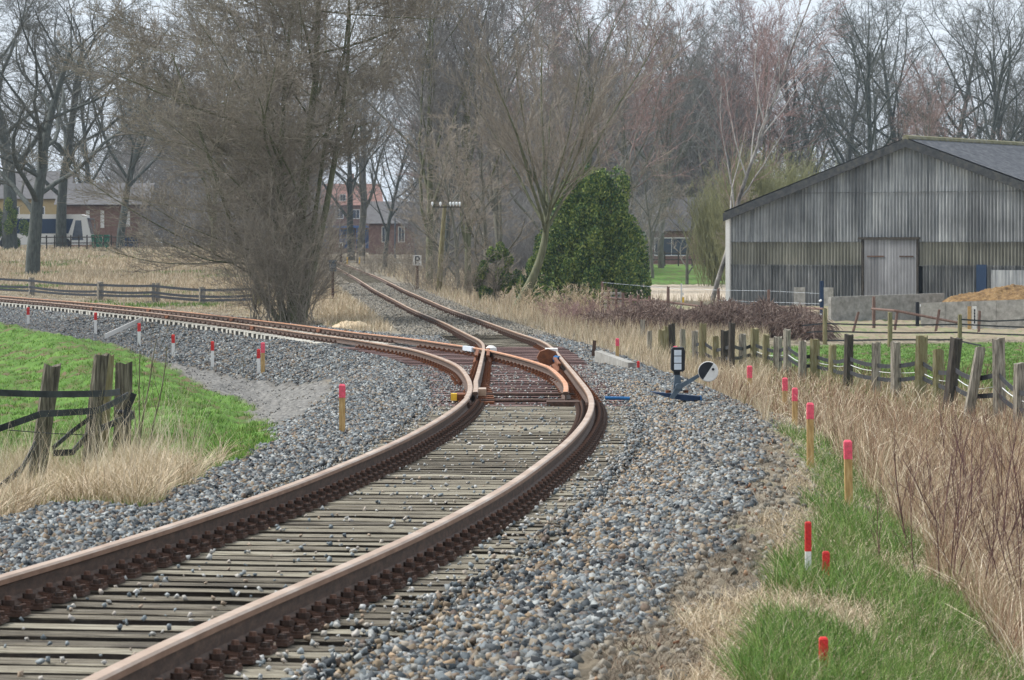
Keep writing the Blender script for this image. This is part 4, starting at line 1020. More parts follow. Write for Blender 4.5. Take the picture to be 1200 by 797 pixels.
willow(836, .0640, 7.4, 5.0, 800, 6, 'lower yellow green willow behind the birch')
plant('small', 885, .058, 6, 'low bare tree hard by the left barn wall', rz=1.3)

# ------------------------------------------------------------------ barn
def barn():
    psi = math.radians(34); c, s = math.cos(psi), math.sin(psi)
    A = Vector((22.5, 184, 0)); S = Vector((c, -s, 0)); Rg = Vector((s, c, 0)); HW = 11.7
    root = tag(empty('barn', A), 'big grey corrugated barn with a low pitched gable at the right', 'barn')
    root.rotation_euler = (0, 0, -psi)
    # local frame: x along gable, y back, z up ; heights from the eye level
    E, AP, B = CZ+1.66, CZ+5.72, CZ-3.75
    def top(x): return AP-(AP-E)*abs(x)/HW
    def corr(name, x0, x1, z0, z1, mat, y=0, pitch=.21, amp=.042, follow=True):
        m = MB(); n = int((x1-x0)/pitch*6); xs = [x0+(x1-x0)*i/n for i in range(n+1)]
        for i, x in enumerate(xs):
            yy = y+amp*math.cos(2*math.pi*x/pitch)
            for z in (z0, min(z1, top(x)-.05) if follow else z1): m.v.append((x, yy, z))
        for i in range(n):
            a = 2*i; m.f.append((a, a+2, a+3, a+1)); m.m.append(0)
        return m.build(name, mat, root)
    def wmat(name, cols, seed, dark=None, streak=3.2):
        m, n, l, b = newmat(name); tc = n.new('ShaderNodeTexCoord'); mp = n.new('ShaderNodeMapping'); mp.inputs['Scale'].default_value = (streak, 1, .22); mp.inputs['Location'].default_value = (seed, seed, 0)
        t = n.new('ShaderNodeTexNoise'); t.inputs['Scale'].default_value = 1.6; t.inputs['Detail'].default_value = 8; t.inputs['Roughness'].default_value = .7
        l.new(tc.outputs['Object'], mp.inputs[0]); l.new(mp.outputs[0], t.inputs[0])
        r = ramp(n, [(.3+.4*i/(len(cols)-1), q) for i, q in enumerate(cols)]); l.new(t.outputs[0], r.inputs[0])
        t2 = n.new('ShaderNodeTexNoise'); t2.inputs['Scale'].default_value = .35; t2.inputs['Detail'].default_value = 5; l.new(tc.outputs['Object'], t2.inputs[0])
        r2 = ramp(n, [(.35, (.6,.6,.6)), (.6, (1,1,1)), (.75, (1.25,1.22,1.18))]); l.new(t2.outputs[0], r2.inputs[0])
        mx_ = n.new('ShaderNodeMix'); mx_.data_type = 'RGBA'; mx_.blend_type = 'MULTIPLY'; mx_.inputs[0].default_value = 1; l.new(r.outputs[0], mx_.inputs[6]); l.new(r2.outputs[0], mx_.inputs[7])
        # single sheets differ in tone; shade of the rib valleys is painted in as darker stripes
        sp = n.new('ShaderNodeSeparateXYZ'); l.new(tc.outputs['Object'], sp.inputs[0])
        def mth(op, a, bb):
            q = n.new('ShaderNodeMath'); q.operation = op
            for i_, z_ in enumerate((a, bb)):
                if z_ is None: continue
                if isinstance(z_, (int, float)): q.inputs[i_].default_value = z_
                else: l.new(z_, q.inputs[i_])
            return q.outputs[0]
        fl = mth('FLOOR', mth('DIVIDE', sp.outputs[0], .92), None); wn = n.new('ShaderNodeTexWhiteNoise'); wn.noise_dimensions = '1D'; l.new(mth('ADD', fl, seed*3.7), wn.inputs['W'])
        tone = mth('MULTIPLY_ADD', wn.outputs[0], .42)
        tone.node.inputs[2].default_value = .78
        rib = mth('MULTIPLY_ADD', mth('COSINE', mth('MULTIPLY', sp.outputs[0], 2*math.pi/.21), None), -.15); rib.node.inputs[2].default_value = .92
        tt = mth('MULTIPLY', tone, rib); vm = n.new('ShaderNodeVectorMath'); vm.operation = 'SCALE'; l.new(mx_.outputs[2], vm.inputs[0]); l.new(tt, vm.inputs[3])
        l.new(vm.outputs[0], b.inputs['Base Color']); b.inputs['Roughness'].default_value = .9; return m
    g1 = wmat('weathered_fibre_cement', [(.13,.145,.155),(.29,.30,.305),(.48,.49,.48)], 1)
    g2 = wmat('dark_fibre_cement', [(.05,.055,.06),(.15,.155,.155),(.34,.34,.33)], 5)
    g3 = wmat('grimy_translucent_sheet', [(.13,.13,.105),(.215,.21,.17),(.31,.305,.26)], 9)
    dw = wmat('silver_door_boards', [(.16,.16,.17),(.27,.27,.28),(.36,.36,.37)], 3, streak=6)
    corr('upper_cladding', -HW, HW, CZ+.05, AP, g1)
    corr('middle_cladding', -HW, HW, CZ-1.3, CZ+.10, g3, y=.03)
    corr('lower_cladding', -HW, -2.9, B, CZ-1.3+.05, g2, y=.0)
    corr('lower_cladding', .9, HW, B, CZ-1.3+.05, g2, y=.0)
    for x in (-7.0, -5.15): m = MB(); m.box((x,-.07,CZ-3.1), (.75,.04,1.1)); m.build('patch_sheet', 'concrete', root)
    # upper course joint: a lapped edge
    for z in (CZ+2.9, CZ+.07, CZ-1.28):
        m = MB(); hw = HW*(AP-z)/(AP-E) if z > E else HW; hw = min(hw, HW)-.1; m.box((0,-.06,z), (2*hw,.03,.035)); m.build('sheet_joint', g2, root)
    m = MB()
    for x in np.arange(-2.75, .5, .16): m.box((x+.07, -.12, CZ-1.72), (.150,.05,3.9), 0, jit=.004)
    for z in (CZ-.75,): m.box((-2.0,-.17,z), (1.1,.03,.07), 1); m.box((-.05,-.17,z), (.9,.03,.07), 1)
    d = m.build('door', [dw, 'darkrust'], root)
    m = MB(); m.box((-1.15,-.17,CZ+.28), (3.9,.14,.13)); m.build('door_rail', 'darkwood', root)
    m = MB(); m.box((-2.86,-.10,CZ-1.7), (.12,.1,4.0)); m.box((.62,-.10,CZ-1.7), (.12,.1,4.0)); m.build('door_frame', 'darkwood', root)
    m = MB(); m.box((-HW-.05,-.08,(E+B)/2), (.28,.2,E-B)); m.build('corner_trim', 'white', root)
    m = MB(); m.box((4.6,-.10,CZ-2.3), (.62,.06,2.2)); m.build('blue_hatch', 'darkblue', root)
    m = MB(); m.box((8.6,-.10,CZ-2.25), (6.8,.04,1.5)); m.build('pale_cladding', g1, root)
    # roof planes with corrugation, ridge and verge boards
    D = 30
    for sgn in (-1, 1):
        m = MB(); n = 14
        xe, ze = sgn*(HW+.22), E-.10
        N = 120
        for i in range(N+1):
            y = -.35+D*i/N; w = .04*math.cos(i*math.pi)
            for k in range(3):
                t = k/2; m.v.append((xe*t, y, AP+.22+(ze-AP+.05)*t+w))
        for i in range(N):
            for k in range(2):
                a = i*3+k; m.f.append((a, a+1, a+4, a+3)); m.m.append(0)
        m.build('roof', 'roofing', root)
        m = MB(); L = math.hypot(HW+.5, AP-E)
        m.prism([(0,-.42,AP+.20),(xe,-.42,E+.10),(xe,-.42,E-.38),(0,-.42,AP-.28)], (0,.05,0)); m.build('verge_board', 'darkblack', root)
    m = MB(); m.tube([(0,-.4,AP+.22),(0,D,AP+.22)], .2, 8); m.build('ridge_cap', 'mossroof', root)
    for sgn in (-1, 1):
        m = MB(); m.add([(sgn*HW,0,B),(sgn*HW,D-.5,B),(sgn*HW,D-.5,E-.05),(sgn*HW,0,E-.05)], [(0,1,2,3)]); m.build('side_wall', g2, root)
    m = MB(); m.add([(-HW,D-.5,B),(HW,D-.5,B),(HW,D-.5,E),(0,D-.5,AP),(-HW,D-.5,E)], [(0,1,2,3,4)]); m.build('rear_wall', g2, root)
M['darkblack'] = pmat('tarred_board', [(.02,.022,.025),(.05,.053,.055),(.09,.085,.07)], 4, .8, .3)
M['mossroof'] = pmat('mossy_ridge', [(.10,.10,.05),(.17,.16,.09),(.22,.21,.18)], 2, .9, .4)
barn()

# concrete bunker walls and manure
def wall_between(a, b, h0, h1, th, mat, name, label, cat='wall', lift=0, topj=0, n=14):
    a, b = Vector(a), Vector(b); d = (b-a); d.z = 0; L = d.length; d.normalize(); q = Vector((-d.y, d.x, 0))*th/2
    m = MB()
    for i in range(n):
        t0, t1 = i/n, (i+1)/n; p0, p1 = a+(b-a)*t0, a+(b-a)*t1
        h_0 = h0+(h1-h0)*t0; h_1 = h0+(h1-h0)*t1; gap = d*.012
        p0 = p0+gap; zb = -.5
        vs = [p0-q+Vector((0,0,zb)), p1-q+Vector((0,0,zb)), p1+q+Vector((0,0,zb)), p0+q+Vector((0,0,zb)),
              p0-q+Vector((0,0,h_0)), p1-q+Vector((0,0,h_1)), p1+q+Vector((0,0,h_1)), p0+q+Vector((0,0,h_0))]
        m.add(vs, [(0,3,2,1),(4,5,6,7),(0,1,5,4),(1,2,6,5),(2,3,7,6),(3,0,4,7)])
    return tag(m.build(name, mat), label, cat)
a = Gu(972, .0385); b = Gu(1105, .0395); a.z = b.z = CZ-89*.0385
wall_between(a, b, (89-63)*.0385, (89-60)*.0385, .2, 'concrete', 'bunker_wall', 'lower grey concrete bunker wall before the barn door', n=5)
a = Gu(1080, .0355); b = Gu(1260, .0345); a.z = b.z = CZ-93*.0355
wall_between(a, b, (93-70)*.0355, (93-62)*.0355, .22, 'concrete', 'bunker_wall', 'higher grey concrete bunker wall before the manure heap', n=6)
def heap(name, cx, cy, z, lx, ly, h, mat, label, cat, seed=1, n=60):
    V = []; R = np.random.default_rng(seed)
    g = np.linspace(-1, 1, n); Xg, Yg = np.meshgrid(g, g, indexing='ij'); r = np.sqrt(Xg**2+Yg**2)
    H = np.clip(1-r**2, 0, 1)**.6*h*(1+.22*nz(Xg*5, Yg*5, 1, seed)+.12*nz(Xg*14, Yg*14, 1, seed+2))+RNG.normal(0, .03*h, r.shape)*(r < 1)-.1*(r >= .98)
    V = np.stack([cx+Xg*lx, cy+Yg*ly, z+H-.05], -1).reshape(-1, 3); i = np.arange((n-1)*(n-1)); a = (i//(n-1))*n+i % (n-1)
    return tag(link(name, npmesh(name, V, np.stack([a, a+n, a+n+1, a+1], 1)), mat, smooth_=False), label, cat)
v = Gu(1185, .0385); heap('manure_heap', v.x+.5, v.y, CZ-66*.0385-.25, 3.7, 3.5, .78, 'manure', 'orange brown straw and manure heap behind the bunker wall', 'heap', 3, 110)
v = G(412, 384); heap('sand_heap', v.x, v.y, v.z, .75, .8, .26, 'sandpile', 'small heap of yellow sand beside the branch track', 'heap', 5, 50)

# ------------------------------------------------------------------ buildings
def building(name, c, rz, Wd, Dp, H, roofh, wallm, roofm, label, wins=(), eave=.4, cat='building', hip=False, cols=None):
    root = tag(empty(name, c, rz), label, cat)
    m = MB(); w = Wd/2
    m.add([(-w,0,-1),(w,0,-1),(w,0,H),(-w,0,H)], [(0,1,2,3)]); m.add([(-w,Dp,-1),(w,Dp,-1),(w,Dp,H),(-w,Dp,H)], [(1,0,3,2)])
    for s in (-1, 1): m.add([(s*w,0,-1),(s*w,Dp,-1),(s*w,Dp,H),(s*w,Dp/2,H+(0 if hip else roofh)),(s*w,0,H)], [(0,1,2,3,4)])
    m.build('wall', wallm, root)
    m = MB(); e = eave; hx = Wd*.22 if hip else 0
    A = [(-w-e,-e,H-.1),(w+e,-e,H-.1),(w+e-hx,Dp/2,H+roofh),(-w-e+hx,Dp/2,H+roofh)]
    B_ = [(-w-e,Dp+e,H-.1),(w+e,Dp+e,H-.1)]
    m.add(A+B_, [(0,1,2,3),(5,4,3,2),(4,0,3),(1,5,2)]); m.add([(x,y,z-.15) for x, y, z in A+B_], [(0,1,5,4)])
    m.build('roof', roofm, root)
    for (x, z, ww, hh, gm) in wins:
        f = MB()
        for sx in (-1, 1): f.box((x+sx*ww/2,-.03,z), (.1,.1,hh+.1))
        for sz in (-1, 1): f.box((x,-.03,z+sz*hh/2), (ww-.1,.1,.1))
        f.box((x,-.03,z), (.05,.06,hh-.1))
        fo = f.build('window', 'white', root); p = MB(); p.box((x,-.012,z), (ww-.1,.02,hh-.1)); p.build('pane', gm, fo)
    return root
# station building beyond the crossing
v = W(404, 291, .135); b1 = building('station_building', v, .12, 11.5, 10, 6.9, 3.4, 'brick', 'redtile', 'distant red brick station building with gabled roof beyond the crossing',
    [(-3.4,5.4,1.1,1.4,'glass'),(-.8,5.4,1.1,1.4,'glass'),(1.8,5.4,1.1,1.4,'glass'),(-.3,8.0,.9,1.0,'glass')])
M['stationblue'] = pmat('station_blue_paint', [(.04,.08,.20),(.07,.13,.30)], 3, .6)
m = MB(); m.box((0,-1.6,3.4), (11.8,3.2,.35)); m.build('canopy', 'stationblue', b1)
for x in (-5.4,-2.8,-.9,1.7,4.4): mm = MB(); mm.box((x,-2.9,1.5), (.22,.22,3.5)); mm.build('pillar', 'stationblue', b1)
for x, wd in ((-3.9,2.1),(.35,2.4),(3.2,2.2)): mm = MB(); mm.box((x,-.08,1.5), (wd,.06,3.0)); mm.build('door', 'stationblue', b1)
m = MB(); m.box((1.4,4.9,10.9), (.8,.8,2.0)); m.build('chimney', 'brick', b1)
v = W(480, 290, .125); b2 = building('goods_shed', v, 0, 12, 8, 3.6, 3.2, 'brick', 'greytile', 'distant low brick building right of the forked tree by the crossing', [(-3.6,1.9,.9,2.2,'glass'),(-1.2,1.9,.9,2.2,'glass'),(2,1.9,.9,1.6,'glass')])
v = W(800, 312, .092); b3 = building('brick_house', v, -.05, 15, 9, 3.9, 3.6, 'brick', 'greytile', 'long brick house behind the lawn between evergreen and barn', [(-5.2,1.9,1.2,1.6,'glass'),(-1.2,2.1,3.6,1.9,'glass'),(3.0,1.9,1.2,1.6,'glass'),(5.5,1.9,1.0,1.6,'glass')])
v = W(120, 291, .088); b4 = building('brick_shed', v, 0, 8.2, 9, 4.6, 2.2, 'brick', 'greytile', 'long red brick shed with narrow windows behind the green container', [(-1.5,3.0,.28,1.7,'insul'),(.0,3.0,.28,1.7,'insul'),(2.6,3.0,.4,1.5,'insul')], eave=.8)
v = W(12, 291, .105); b5 = building('yellow_house', v, .05, 14, 9, 6.2, 3.4, 'render_yellow', 'greytile', 'pale yellow rendered house behind the left trees', [(-3,4.4,1.2,1.4,'glass'),(.5,4.4,1.2,1.4,'glass'),(3.6,4.4,1.2,1.4,'glass')])
v = W(1166, 168, .115); v2 = Gu(1166, .115); m = MB()
root = tag(empty('lit_sign_mast', v2), 'white striped bar on a mast showing above the right barn roof', 'mast'); H = W(1166, 143, .115).z-v2.z
m.tube([(0,0,0),(0,0,H)], .09, 6); m.build('pole', 'bark', root)
m = MB()
for k in range(6): m.box((-1.35+.53*k,0,H), (.30 if k % 2 == 0 else .22,.25,.42), k % 2)
m.build('bar', ['white','steelblue'], root)

# coach at the left
def coach():
    c = W(60, 291, .084); root = tag(empty('coach', c, .0), 'white and dark blue touring coach parked behind the meadow trees', 'coach')
    L, Wd, H = 11.5, 2.5, 3.35; x0 = -7.6
    poly = [(x0,.35),(x0,H-.1),(x0+.2,H),(x0+L-1.0,H),(x0+L-.45,H-.15),(x0+L,1.35),(x0+L,.45),(x0+L-.2,.35)]
    m = MB(); m.prism([(x,0,z) for x, z in poly], (0,Wd,0)); m.build('body', 'white', root)
    m = MB(); m.prism([(x0+.3,-.02,1.45),(x0+L-2.2,-.02,1.45),(x0+L-1.7,-.02,H-.45),(x0+.3,-.02,H-.45)], (0,.01,0), 0); m.build('side_windows', 'darkblue', root)
    m = MB(); m.prism([(x0+L-1.9,-.02,.8),(x0+L-.75,-.02,.8),(x0+L-.95,-.02,H-.6),(x0+L-1.5,-.02,H-.6)], (0,.01,0), 0); m.build('door', 'glass', root)
    m = MB(); m.add([(x0+L+.03,.1,1.4),(x0+L+.03,Wd-.1,1.4),(x0+L-.36,Wd-.1,H-.35),(x0+L-.36,.1,H-.35)], [(0,1,2,3)]); m.build('windscreen', 'glass', root)
    for x in (x0+L-2.5, x0+3.0):
        m = MB(); m.tube([(x,-.03,.5),(x,.28,.5)], .5, 20); w = m.build('wheel', 'black', root); m = MB(); m.tube([(x,-.05,.5),(x,-.03,.5)], .25, 14); m.build('rim', 'steelblue', w)
    m = MB(); m.tube([(x0+L-.3,-.05,H-.4),(x0+L+.35,-.15,H-.5),(x0+L+.4,-.15,H-1.0)], .05, 6); m.box((x0+L+.4,-.15,H-1.2), (.12,.2,.5)); m.build('mirror', 'steelblue', root)
    m = MB(); m.box((x0+L-.02,.3,.75), (.08,.35,.2)); m.build('headlight', 'frost', root)
    m = MB(); m.box((x0+L-.02,Wd-.3,.75), (.08,.35,.2)); m.build('headlight', 'frost', root)
coach()
v = W(117, 291.5, .083); root = tag(empty('waste_container', v), 'dark green waste container before the brick shed', 'container')
m = MB(); m.prism([(-.75,0,.15),(.75,0,.15),(.85,0,1.2),(-.85,0,1.2)], (0,1.0,0)); m.build('body', 'greenpaint', root)
m = MB(); m.prism([(-.9,-.05,1.2),(.9,-.05,1.2),(.8,-.05,1.36),(-.8,-.05,1.36)], (0,1.1,0)); m.build('lid', 'mossgreen' if 'mossgreen' in M else 'greenpaint', root)
for x in (-.6, .6): m = MB(); m.tube([(x,.1,.1),(x,.25,.1)], .1, 10); m.build('wheel', 'black', root)
v = W(153, 292, .084); root = tag(empty('waste_container', v), 'dark blue waste container right of the green one', 'container')
m = MB(); m.prism([(-.6,0,.15),(.6,0,.15),(.68,0,1.15),(-.68,0,1.15)], (0,1.0,0)); m.build('body', 'darkblue', root)
m = MB(); m.prism([(-.72,-.05,1.15),(.72,-.05,1.15),(.6,-.05,1.32),(-.6,-.05,1.32)], (0,1.1,0)); m.build('lid', 'steelblue', root)

# ------------------------------------------------------------------ fences
def post_mb(h, r, seed, square=False, lean=(0,0), split=False):
    R = random.Random(seed); m = MB(); n = 9; rings = 7; base = [r*R.uniform(.72, 1.15) for _ in range(n)]
    for i in range(rings):
        z = -.35+(h+.35)*i/(rings-1); k = 1.04-.10*i/(rings-1)
        for j in range(n):
            a = 2*math.pi*j/n; rr = base[j]*k*R.uniform(.95, 1.05); zz = z+(R.uniform(-.03, .03) if i == rings-1 else 0)
            m.v.append((math.cos(a)*rr+lean[0]*z, math.sin(a)*rr*.85+lean[1]*z, zz))
    for i in range(rings-1):
        for j in range(n): a = i*n+j; b = i*n+(j+1) % n; m.f.append((a, b, b+n, a+n)); m.m.append(0)
    m.v.append((lean[0]*h, lean[1]*h, h-.02)); t = (rings-1)*n
    for j in range(n): m.f.append((t+j, t+(j+1) % n, len(m.v)-1)); m.m.append(0)
    return m
def strap(name, pts, w, mat, parent, sag=.0, th=.008, twist=0):
    P_ = []
    for i in range(len(pts)-1):
        a, b = Vector(pts[i]), Vector(pts[i+1])
        for k in range(6):
            t = k/6; p = a.lerp(b, t); p.z -= sag*4*t*(1-t)*(b-a).length; P_.append(p)
    P_.append(Vector(pts[-1])); m = MB()
    for i, p in enumerate(P_):
        t = (P_[min(i+1, len(P_)-1)]-P_[max(i-1, 0)]).normalized(); s = Vector((t.y,-t.x,0)).normalized() if abs(t.x)+abs(t.y) > .01 else Vector((0,1,0))
        up = s.cross(t)*-1
        if up.z < 0: up = -up
        for x, z in ((-th,-w/2),(th,-w/2),(th,w/2),(-th,w/2)): m.v.append(tuple(p+s*x+up*z))
    for i in range(len(P_)-1):
        for j in range(4): a = i*4+j; b = i*4+(j+1) % 4; m.f.append((a, b, b+4, a+4)); m.m.append(0)
    m.f.append((3,2,1,0)); e = (len(P_)-1)*4; m.f.append((e,e+1,e+2,e+3)); m.m += [0, 0]
    return m.build(name, mat, parent)
# near left fence
M['nearpost'] = pmat('cracked_fence_wood', [(.015,.013,.01),(.07,.06,.045),(.16,.14,.105),(.26,.235,.19)], 7, .9, .9, stretch=(6,6,.35))
root = tag(empty('strap_fence', (0,0,0)), 'broken fence of leaning weathered posts and slack black straps at the left', 'fence')
NL = [(40,578,.0100,62,428,'nearpost',.125),(103,575,.0102,119,416,'nearpost',.10),(118,560,.0104,128,416,'mosswood',.06),(143,566,.0106,146,425,'nearpost',.115)]
for i, (bx_, by_, u, tx, ty, mt_, r) in enumerate(NL):
    b = Gu(bx_, u); T_ = W(tx, ty, u); h = T_.z-b.z
    m = post_mb(h, r, i+60, lean=((T_.x-b.x)/h, 0)); o = m.build('post', mt_, root); o.location = b
def S(l): return [W(x, y, u) for x, y, u in l]
for i, l in enumerate([[(-60,455,.0096),(-5,460,.0098),(55,462,.0098),(122,461,.0100),(140,459,.0103)],
          [(-60,520,.0095),(0,502,.0098),(48,485,.0098),(115,481,.0100),(150,463,.0103)],
          [(-60,600,.0094),(0,571,.0096),(25,550,.0097),(42,520,.0098)],
          [(62,525,.0100),(85,505,.0101),(108,488,.0101)],[(62,531,.0101),(85,530,.0101),(104,508,.0102),(135,495,.0103),(157,487,.0104)],
          [(146,498,.0103),(150,478,.0103),(157,461,.0103)]]):
    strap('strap', S(l), .075 if i != 3 else .05, 'strap', root, .004)
m = MB(); m.tube(S([(136,483,.0104),(157,484,.0104)]), .03, 8); m.build('strap_roll', 'black', root)
m = MB(); m.tube(S([(10,504,.0099),(60,508,.0099),(110,510,.0100)]), .006, 5); m.build('wire', 'strap', root)

# branch line fence
root = tag(empty('strap_fence', (0,0,0)), 'low fence with four dark rails running along behind the branch line', 'fence')
BF = [(-60,.0500,318),(37,.0470,325.5),(118,.0440,330.5),(180,.0425,331.5),(185,.0425,331.5),(237,.0412,336.5),(300,.0400,335)]
tops = []
for i, (px, u, ty) in enumerate(BF):
    b = Gu(px, u); T_ = W(px, ty, u); h = T_.z-b.z; r = .19 if i not in (3, 4, 6) else (.10 if i != 6 else .26)
    m = post_mb(h, r, i+80); o = m.build('post', 'oldwood' if i != 6 else 'mosswood', root); o.location = b
    if i != 4: tops.append((px, u, ty))
for k, dy in enumerate((3.5, 11, 15.5, 23)):
    strap('rail', [W(px, ty+dy, u*.998) for px, u, ty in tops], .125, 'black', root, .004+.004*(k % 2))
# right fence
root = tag(empty('post_fence', (0,0,0)), 'long ragged fence of weathered posts and black straps right of the line', 'fence')
RF = [(753,375,400),(761,388,415),(775,387,418),(781,383,418),(787,380,418),(800,386,420),(814,388,428),(824,379,430),(838,394,432),(850,387,434),(857,378,438),(871,392,433),
      (884,385,432),(897,392,434),(911,395,436),(922.5,386,438),(940,400,445),(955,398,445),(976,405,447),(994.5,392,455),(1026,401,462),(1050,401,466),(1079,394,470),(1099,410,474),(1121,396,482,1112),(1147,408,495,1132),(1172,397,497),(1195,425,505),(1236,415,520)]
fp = []
for i, t in enumerate(RF):
    px, ty, by_ = t[:3]; bx_ = t[3] if len(t) > 3 else px
    g = G(bx_, by_+3); u = g.y/F
    T_ = W(px, ty, u); h = T_.z-g.z; w = np.interp(px, [753, 857, 1000, 1200], [7,10,12,17.5])*u/2*(.85+.3*((i*7) % 5)/5)
    mt_ = ['oldwood','mosswood','oldwood','oldwood','mosswood'][(i*3) % 5]
    if 848 < px < 860 or px in (787, 1121, 994.5): mt_ = 'darkwood'
    if px in (1172, 1195, 940): mt_ = 'oldwood'
    m = post_mb(h, w, i+120, lean=((T_.x-g.x)/h+random.uniform(-.02, .02), 0)); o = m.build('post', mt_, root); o.location = g
    fp.append((px, ty, by_, u))
for fr_, wd in ((.42, .085), (.66, .085)):
    for j in range(6, len(fp)-1, 2):
        seg = fp[j:j+3]
        strap('strap', [W(px-(2 if px > 1100 else 0), ty+(by_-ty)*fr_*(1+.05*math.sin(px)), u*1.0015) for px, ty, by_, u in seg], wd, 'strap', root, .010)
strap('wire', [W(px, ty+(by_-ty)*.55, u*1.003) for px, ty, by_, u in fp[12:]], .008, 'insul', root, .01)
# paddock fence behind
root = tag(empty('paddock_fence', (0,0,0)), 'paddock fence with black rails and short mossy posts behind the right fence', 'fence')
PFP = [(967,362,401,.0290),(1043,366,401,.0286),(1125,369,396,.0284),(1215,372,400,.0280)]
for i, (px, ty, by_, u) in enumerate(PFP):
    g = Gu(px, u); T_ = W(px, ty, u); m = post_mb(T_.z-g.z, .085, i+160); o = m.build('post', 'mosswood', root); o.location = g
for l in ([(940,381.5,.0291),(967,379,.0290),(1043,381,.0286),(1125,380,.0284),(1215,384,.028)],[(945,389.5,.0291),(967,388,.0290),(1043,390,.0286),(1125,389.5,.0284),(1215,393,.028)],
          [(967,399,.0290),(1043,398,.0286),(1118,398,.0284),(1150,405,.028)],[(1122,374,.0284),(1160,376.5,.0283),(1215,374,.028)]):
    strap('rail', S(l), .05, 'strap', root, .004)
root = tag(empty('paddock_fence', (0,0,0)), 'brown fence of thin leaning posts and poles along the riding arena', 'fence')
for i, (px, ty, by_, u, dx) in enumerate([(706,330,365,.0400,0),(713,337,364,.0398,0),(722,339,364,.0396,0),(730,343,364,.0394,0),(739,346,366,.0392,0),(748,346,368,.0390,0),(761,347,366,.0388,0),
        (783,336,372,.0385,0),(822,353,372,.0380,0),(842,338,374,.0378,0),(881,355,372,.0372,0),(901,340,372,.0368,0),(936,362,381,.0340,4),(1000,366,392,.0335,6),(1024,348,378,.0350,0),(1049,364,380,.0340,3),(1097,363,385,.0338,4),(1147,364,386,.0335,1)]):
    T_ = W(px+dx, ty, u); g = Gu(px, u); g.z = max(g.z, W(px, by_+4, u).z); h = T_.z-g.z; m = post_mb(h, .075 if dx == 0 else .06, i+190, lean=((T_.x-g.x)/h, 0)); o = m.build('post', 'brownwood', root); o.location = g
for l in ([(708,349,.0399),(783,354,.0386),(842,362,.0377),(862,366,.0376)],[(858,371,.0375),(881,365,.037),(901,359.5,.0367),(965,362,.0345)],[(1022,362,.0349),(1049,364,.034),(1122,378,.0338)]):
    m = MB(); m.tube(S(l), .055, 6); m.build('pole', 'brownwood', root)
for l in ([(706,331,.0399),(740,334,.0392),(783,338,.0385),(842,340,.0378),(901,341,.0368),(960,344,.036)],[(842,352,.0378),(901,354,.0368),(960,356,.036)]):
    m = MB(); m.tube(S(l), .006, 5); m.build('wire', 'frost', root)
m = MB(); v = Gu(963, .037); root = tag(empty('gate_post', v), 'tall dark blue gate post before the barn wall', 'post')
h = W(963, 329, .037).z-v.z; m.box((0,0,h/2), (.16,.16,h)); m.build('post', 'darkblue', root)
m = MB(); m.tube([(-.12,-.1,h*.52),(-.02,-.1,h*.55)], .05, 6); m.tube([(-.12,-.1,h*.20),(-.02,-.1,h*.2)], .05, 6); m.build('insulator', 'insul', root)
v = Gu(1075, .0358); root = tag(empty('gate_post', v), 'dark post with white insulator at the left end of the higher bunker wall', 'post')
h = W(1075, 354, .0358).z-v.z; m = MB(); m.box((0,0,h/2), (.14,.14,h)); m.build('post', 'black', root); m = MB(); m.tube([(.1,-.1,h-.15),(.2,-.1,h-.15)], .06, 6); m.build('insulator', 'insul', root)
for px, mt_, w, lb in ((1136, 'stakewood', .14, 'pale orange board leaning at the higher bunker wall'), (1142, 'white', .16, 'white slotted board leaning at the higher bunker wall')):
    v = Gu(px, .0346); h = W(px, 359, .0346).z-v.z; m = MB(); m.box((0,0,h/2), (w,.05,h))
    if mt_ == 'white':
        for k in range(5): m.box((0,-.03,h*(.3+.13*k)), (.06,.02,.10), 1)
    o = m.build('board', [mt_, 'black'], None); o.location = v; tag(o, lb, 'board')
# white arena marker post
v = Gu(798.5, .044); root = tag(empty('marker_post', v), 'white marker post with yellow tag in the riding arena', 'post'); h = W(798.5, 332, .044).z-v.z
m = MB(); m.box((0,0,h/2), (.07,.07,h)); m.box((.05,0,h*.62), (.12,.05,.12)); m.build('post', 'white', root); m = MB(); m.box((.09,-.02,h*.42), (.1,.08,.28)); m.build('tag', 'yellow', root)
# slatted pallet stack at left end of arena fence
v = Gu(716, .0412); m = MB(); root = tag(empty('slatted_crate', v), 'pale slatted crate behind the arena fence beside the evergreen', 'crate')
for k in range(5): m.box((0,0,.28+.19*k), (1.0,.9,.10))
for x in (-.45, 0, .45): m.box((x,-.42,.6), (.06,.04,1.1))
m.build('slats', 'concrete', root)
# far rail fence before the brick house
root = tag(empty('garden_fence', (0,0,0)), 'dark garden rail fence along the far edge of the lawn', 'fence')
for k in range(13):
    px = 715+16*k; v = Gu(px, .0870); m = MB(); m.box((0,0,.75), (.13,.13,1.6)); o = m.build('post', 'darkwood', root); o.location = v
for z in (.7, 1.35):
    a, b = Gu(708, .0872), Gu(915, .0872); m = MB(); m.tube([a+Vector((0,0,z)), b+Vector((0,0,z))], .06, 5); m.build('rail', 'darkwood', root)
root = tag(empty('garden_fence', (0,0,0)), 'dark rail fence between the meadow and the coach', 'fence')
for k in range(14):
    px = 45+9.5*k; v = Gu(px, .0815); m = MB(); m.box((0,0,.65), (.12,.12,1.4)); o = m.build('post', 'darkwood', root); o.location = v
for z in (.6, 1.15):
    a, b = Gu(45, .0815), Gu(168, .0815); m = MB(); m.tube([a+Vector((0,0,z)), b+Vector((0,0,z))], .05, 5); m.build('rail', 'darkwood', root)
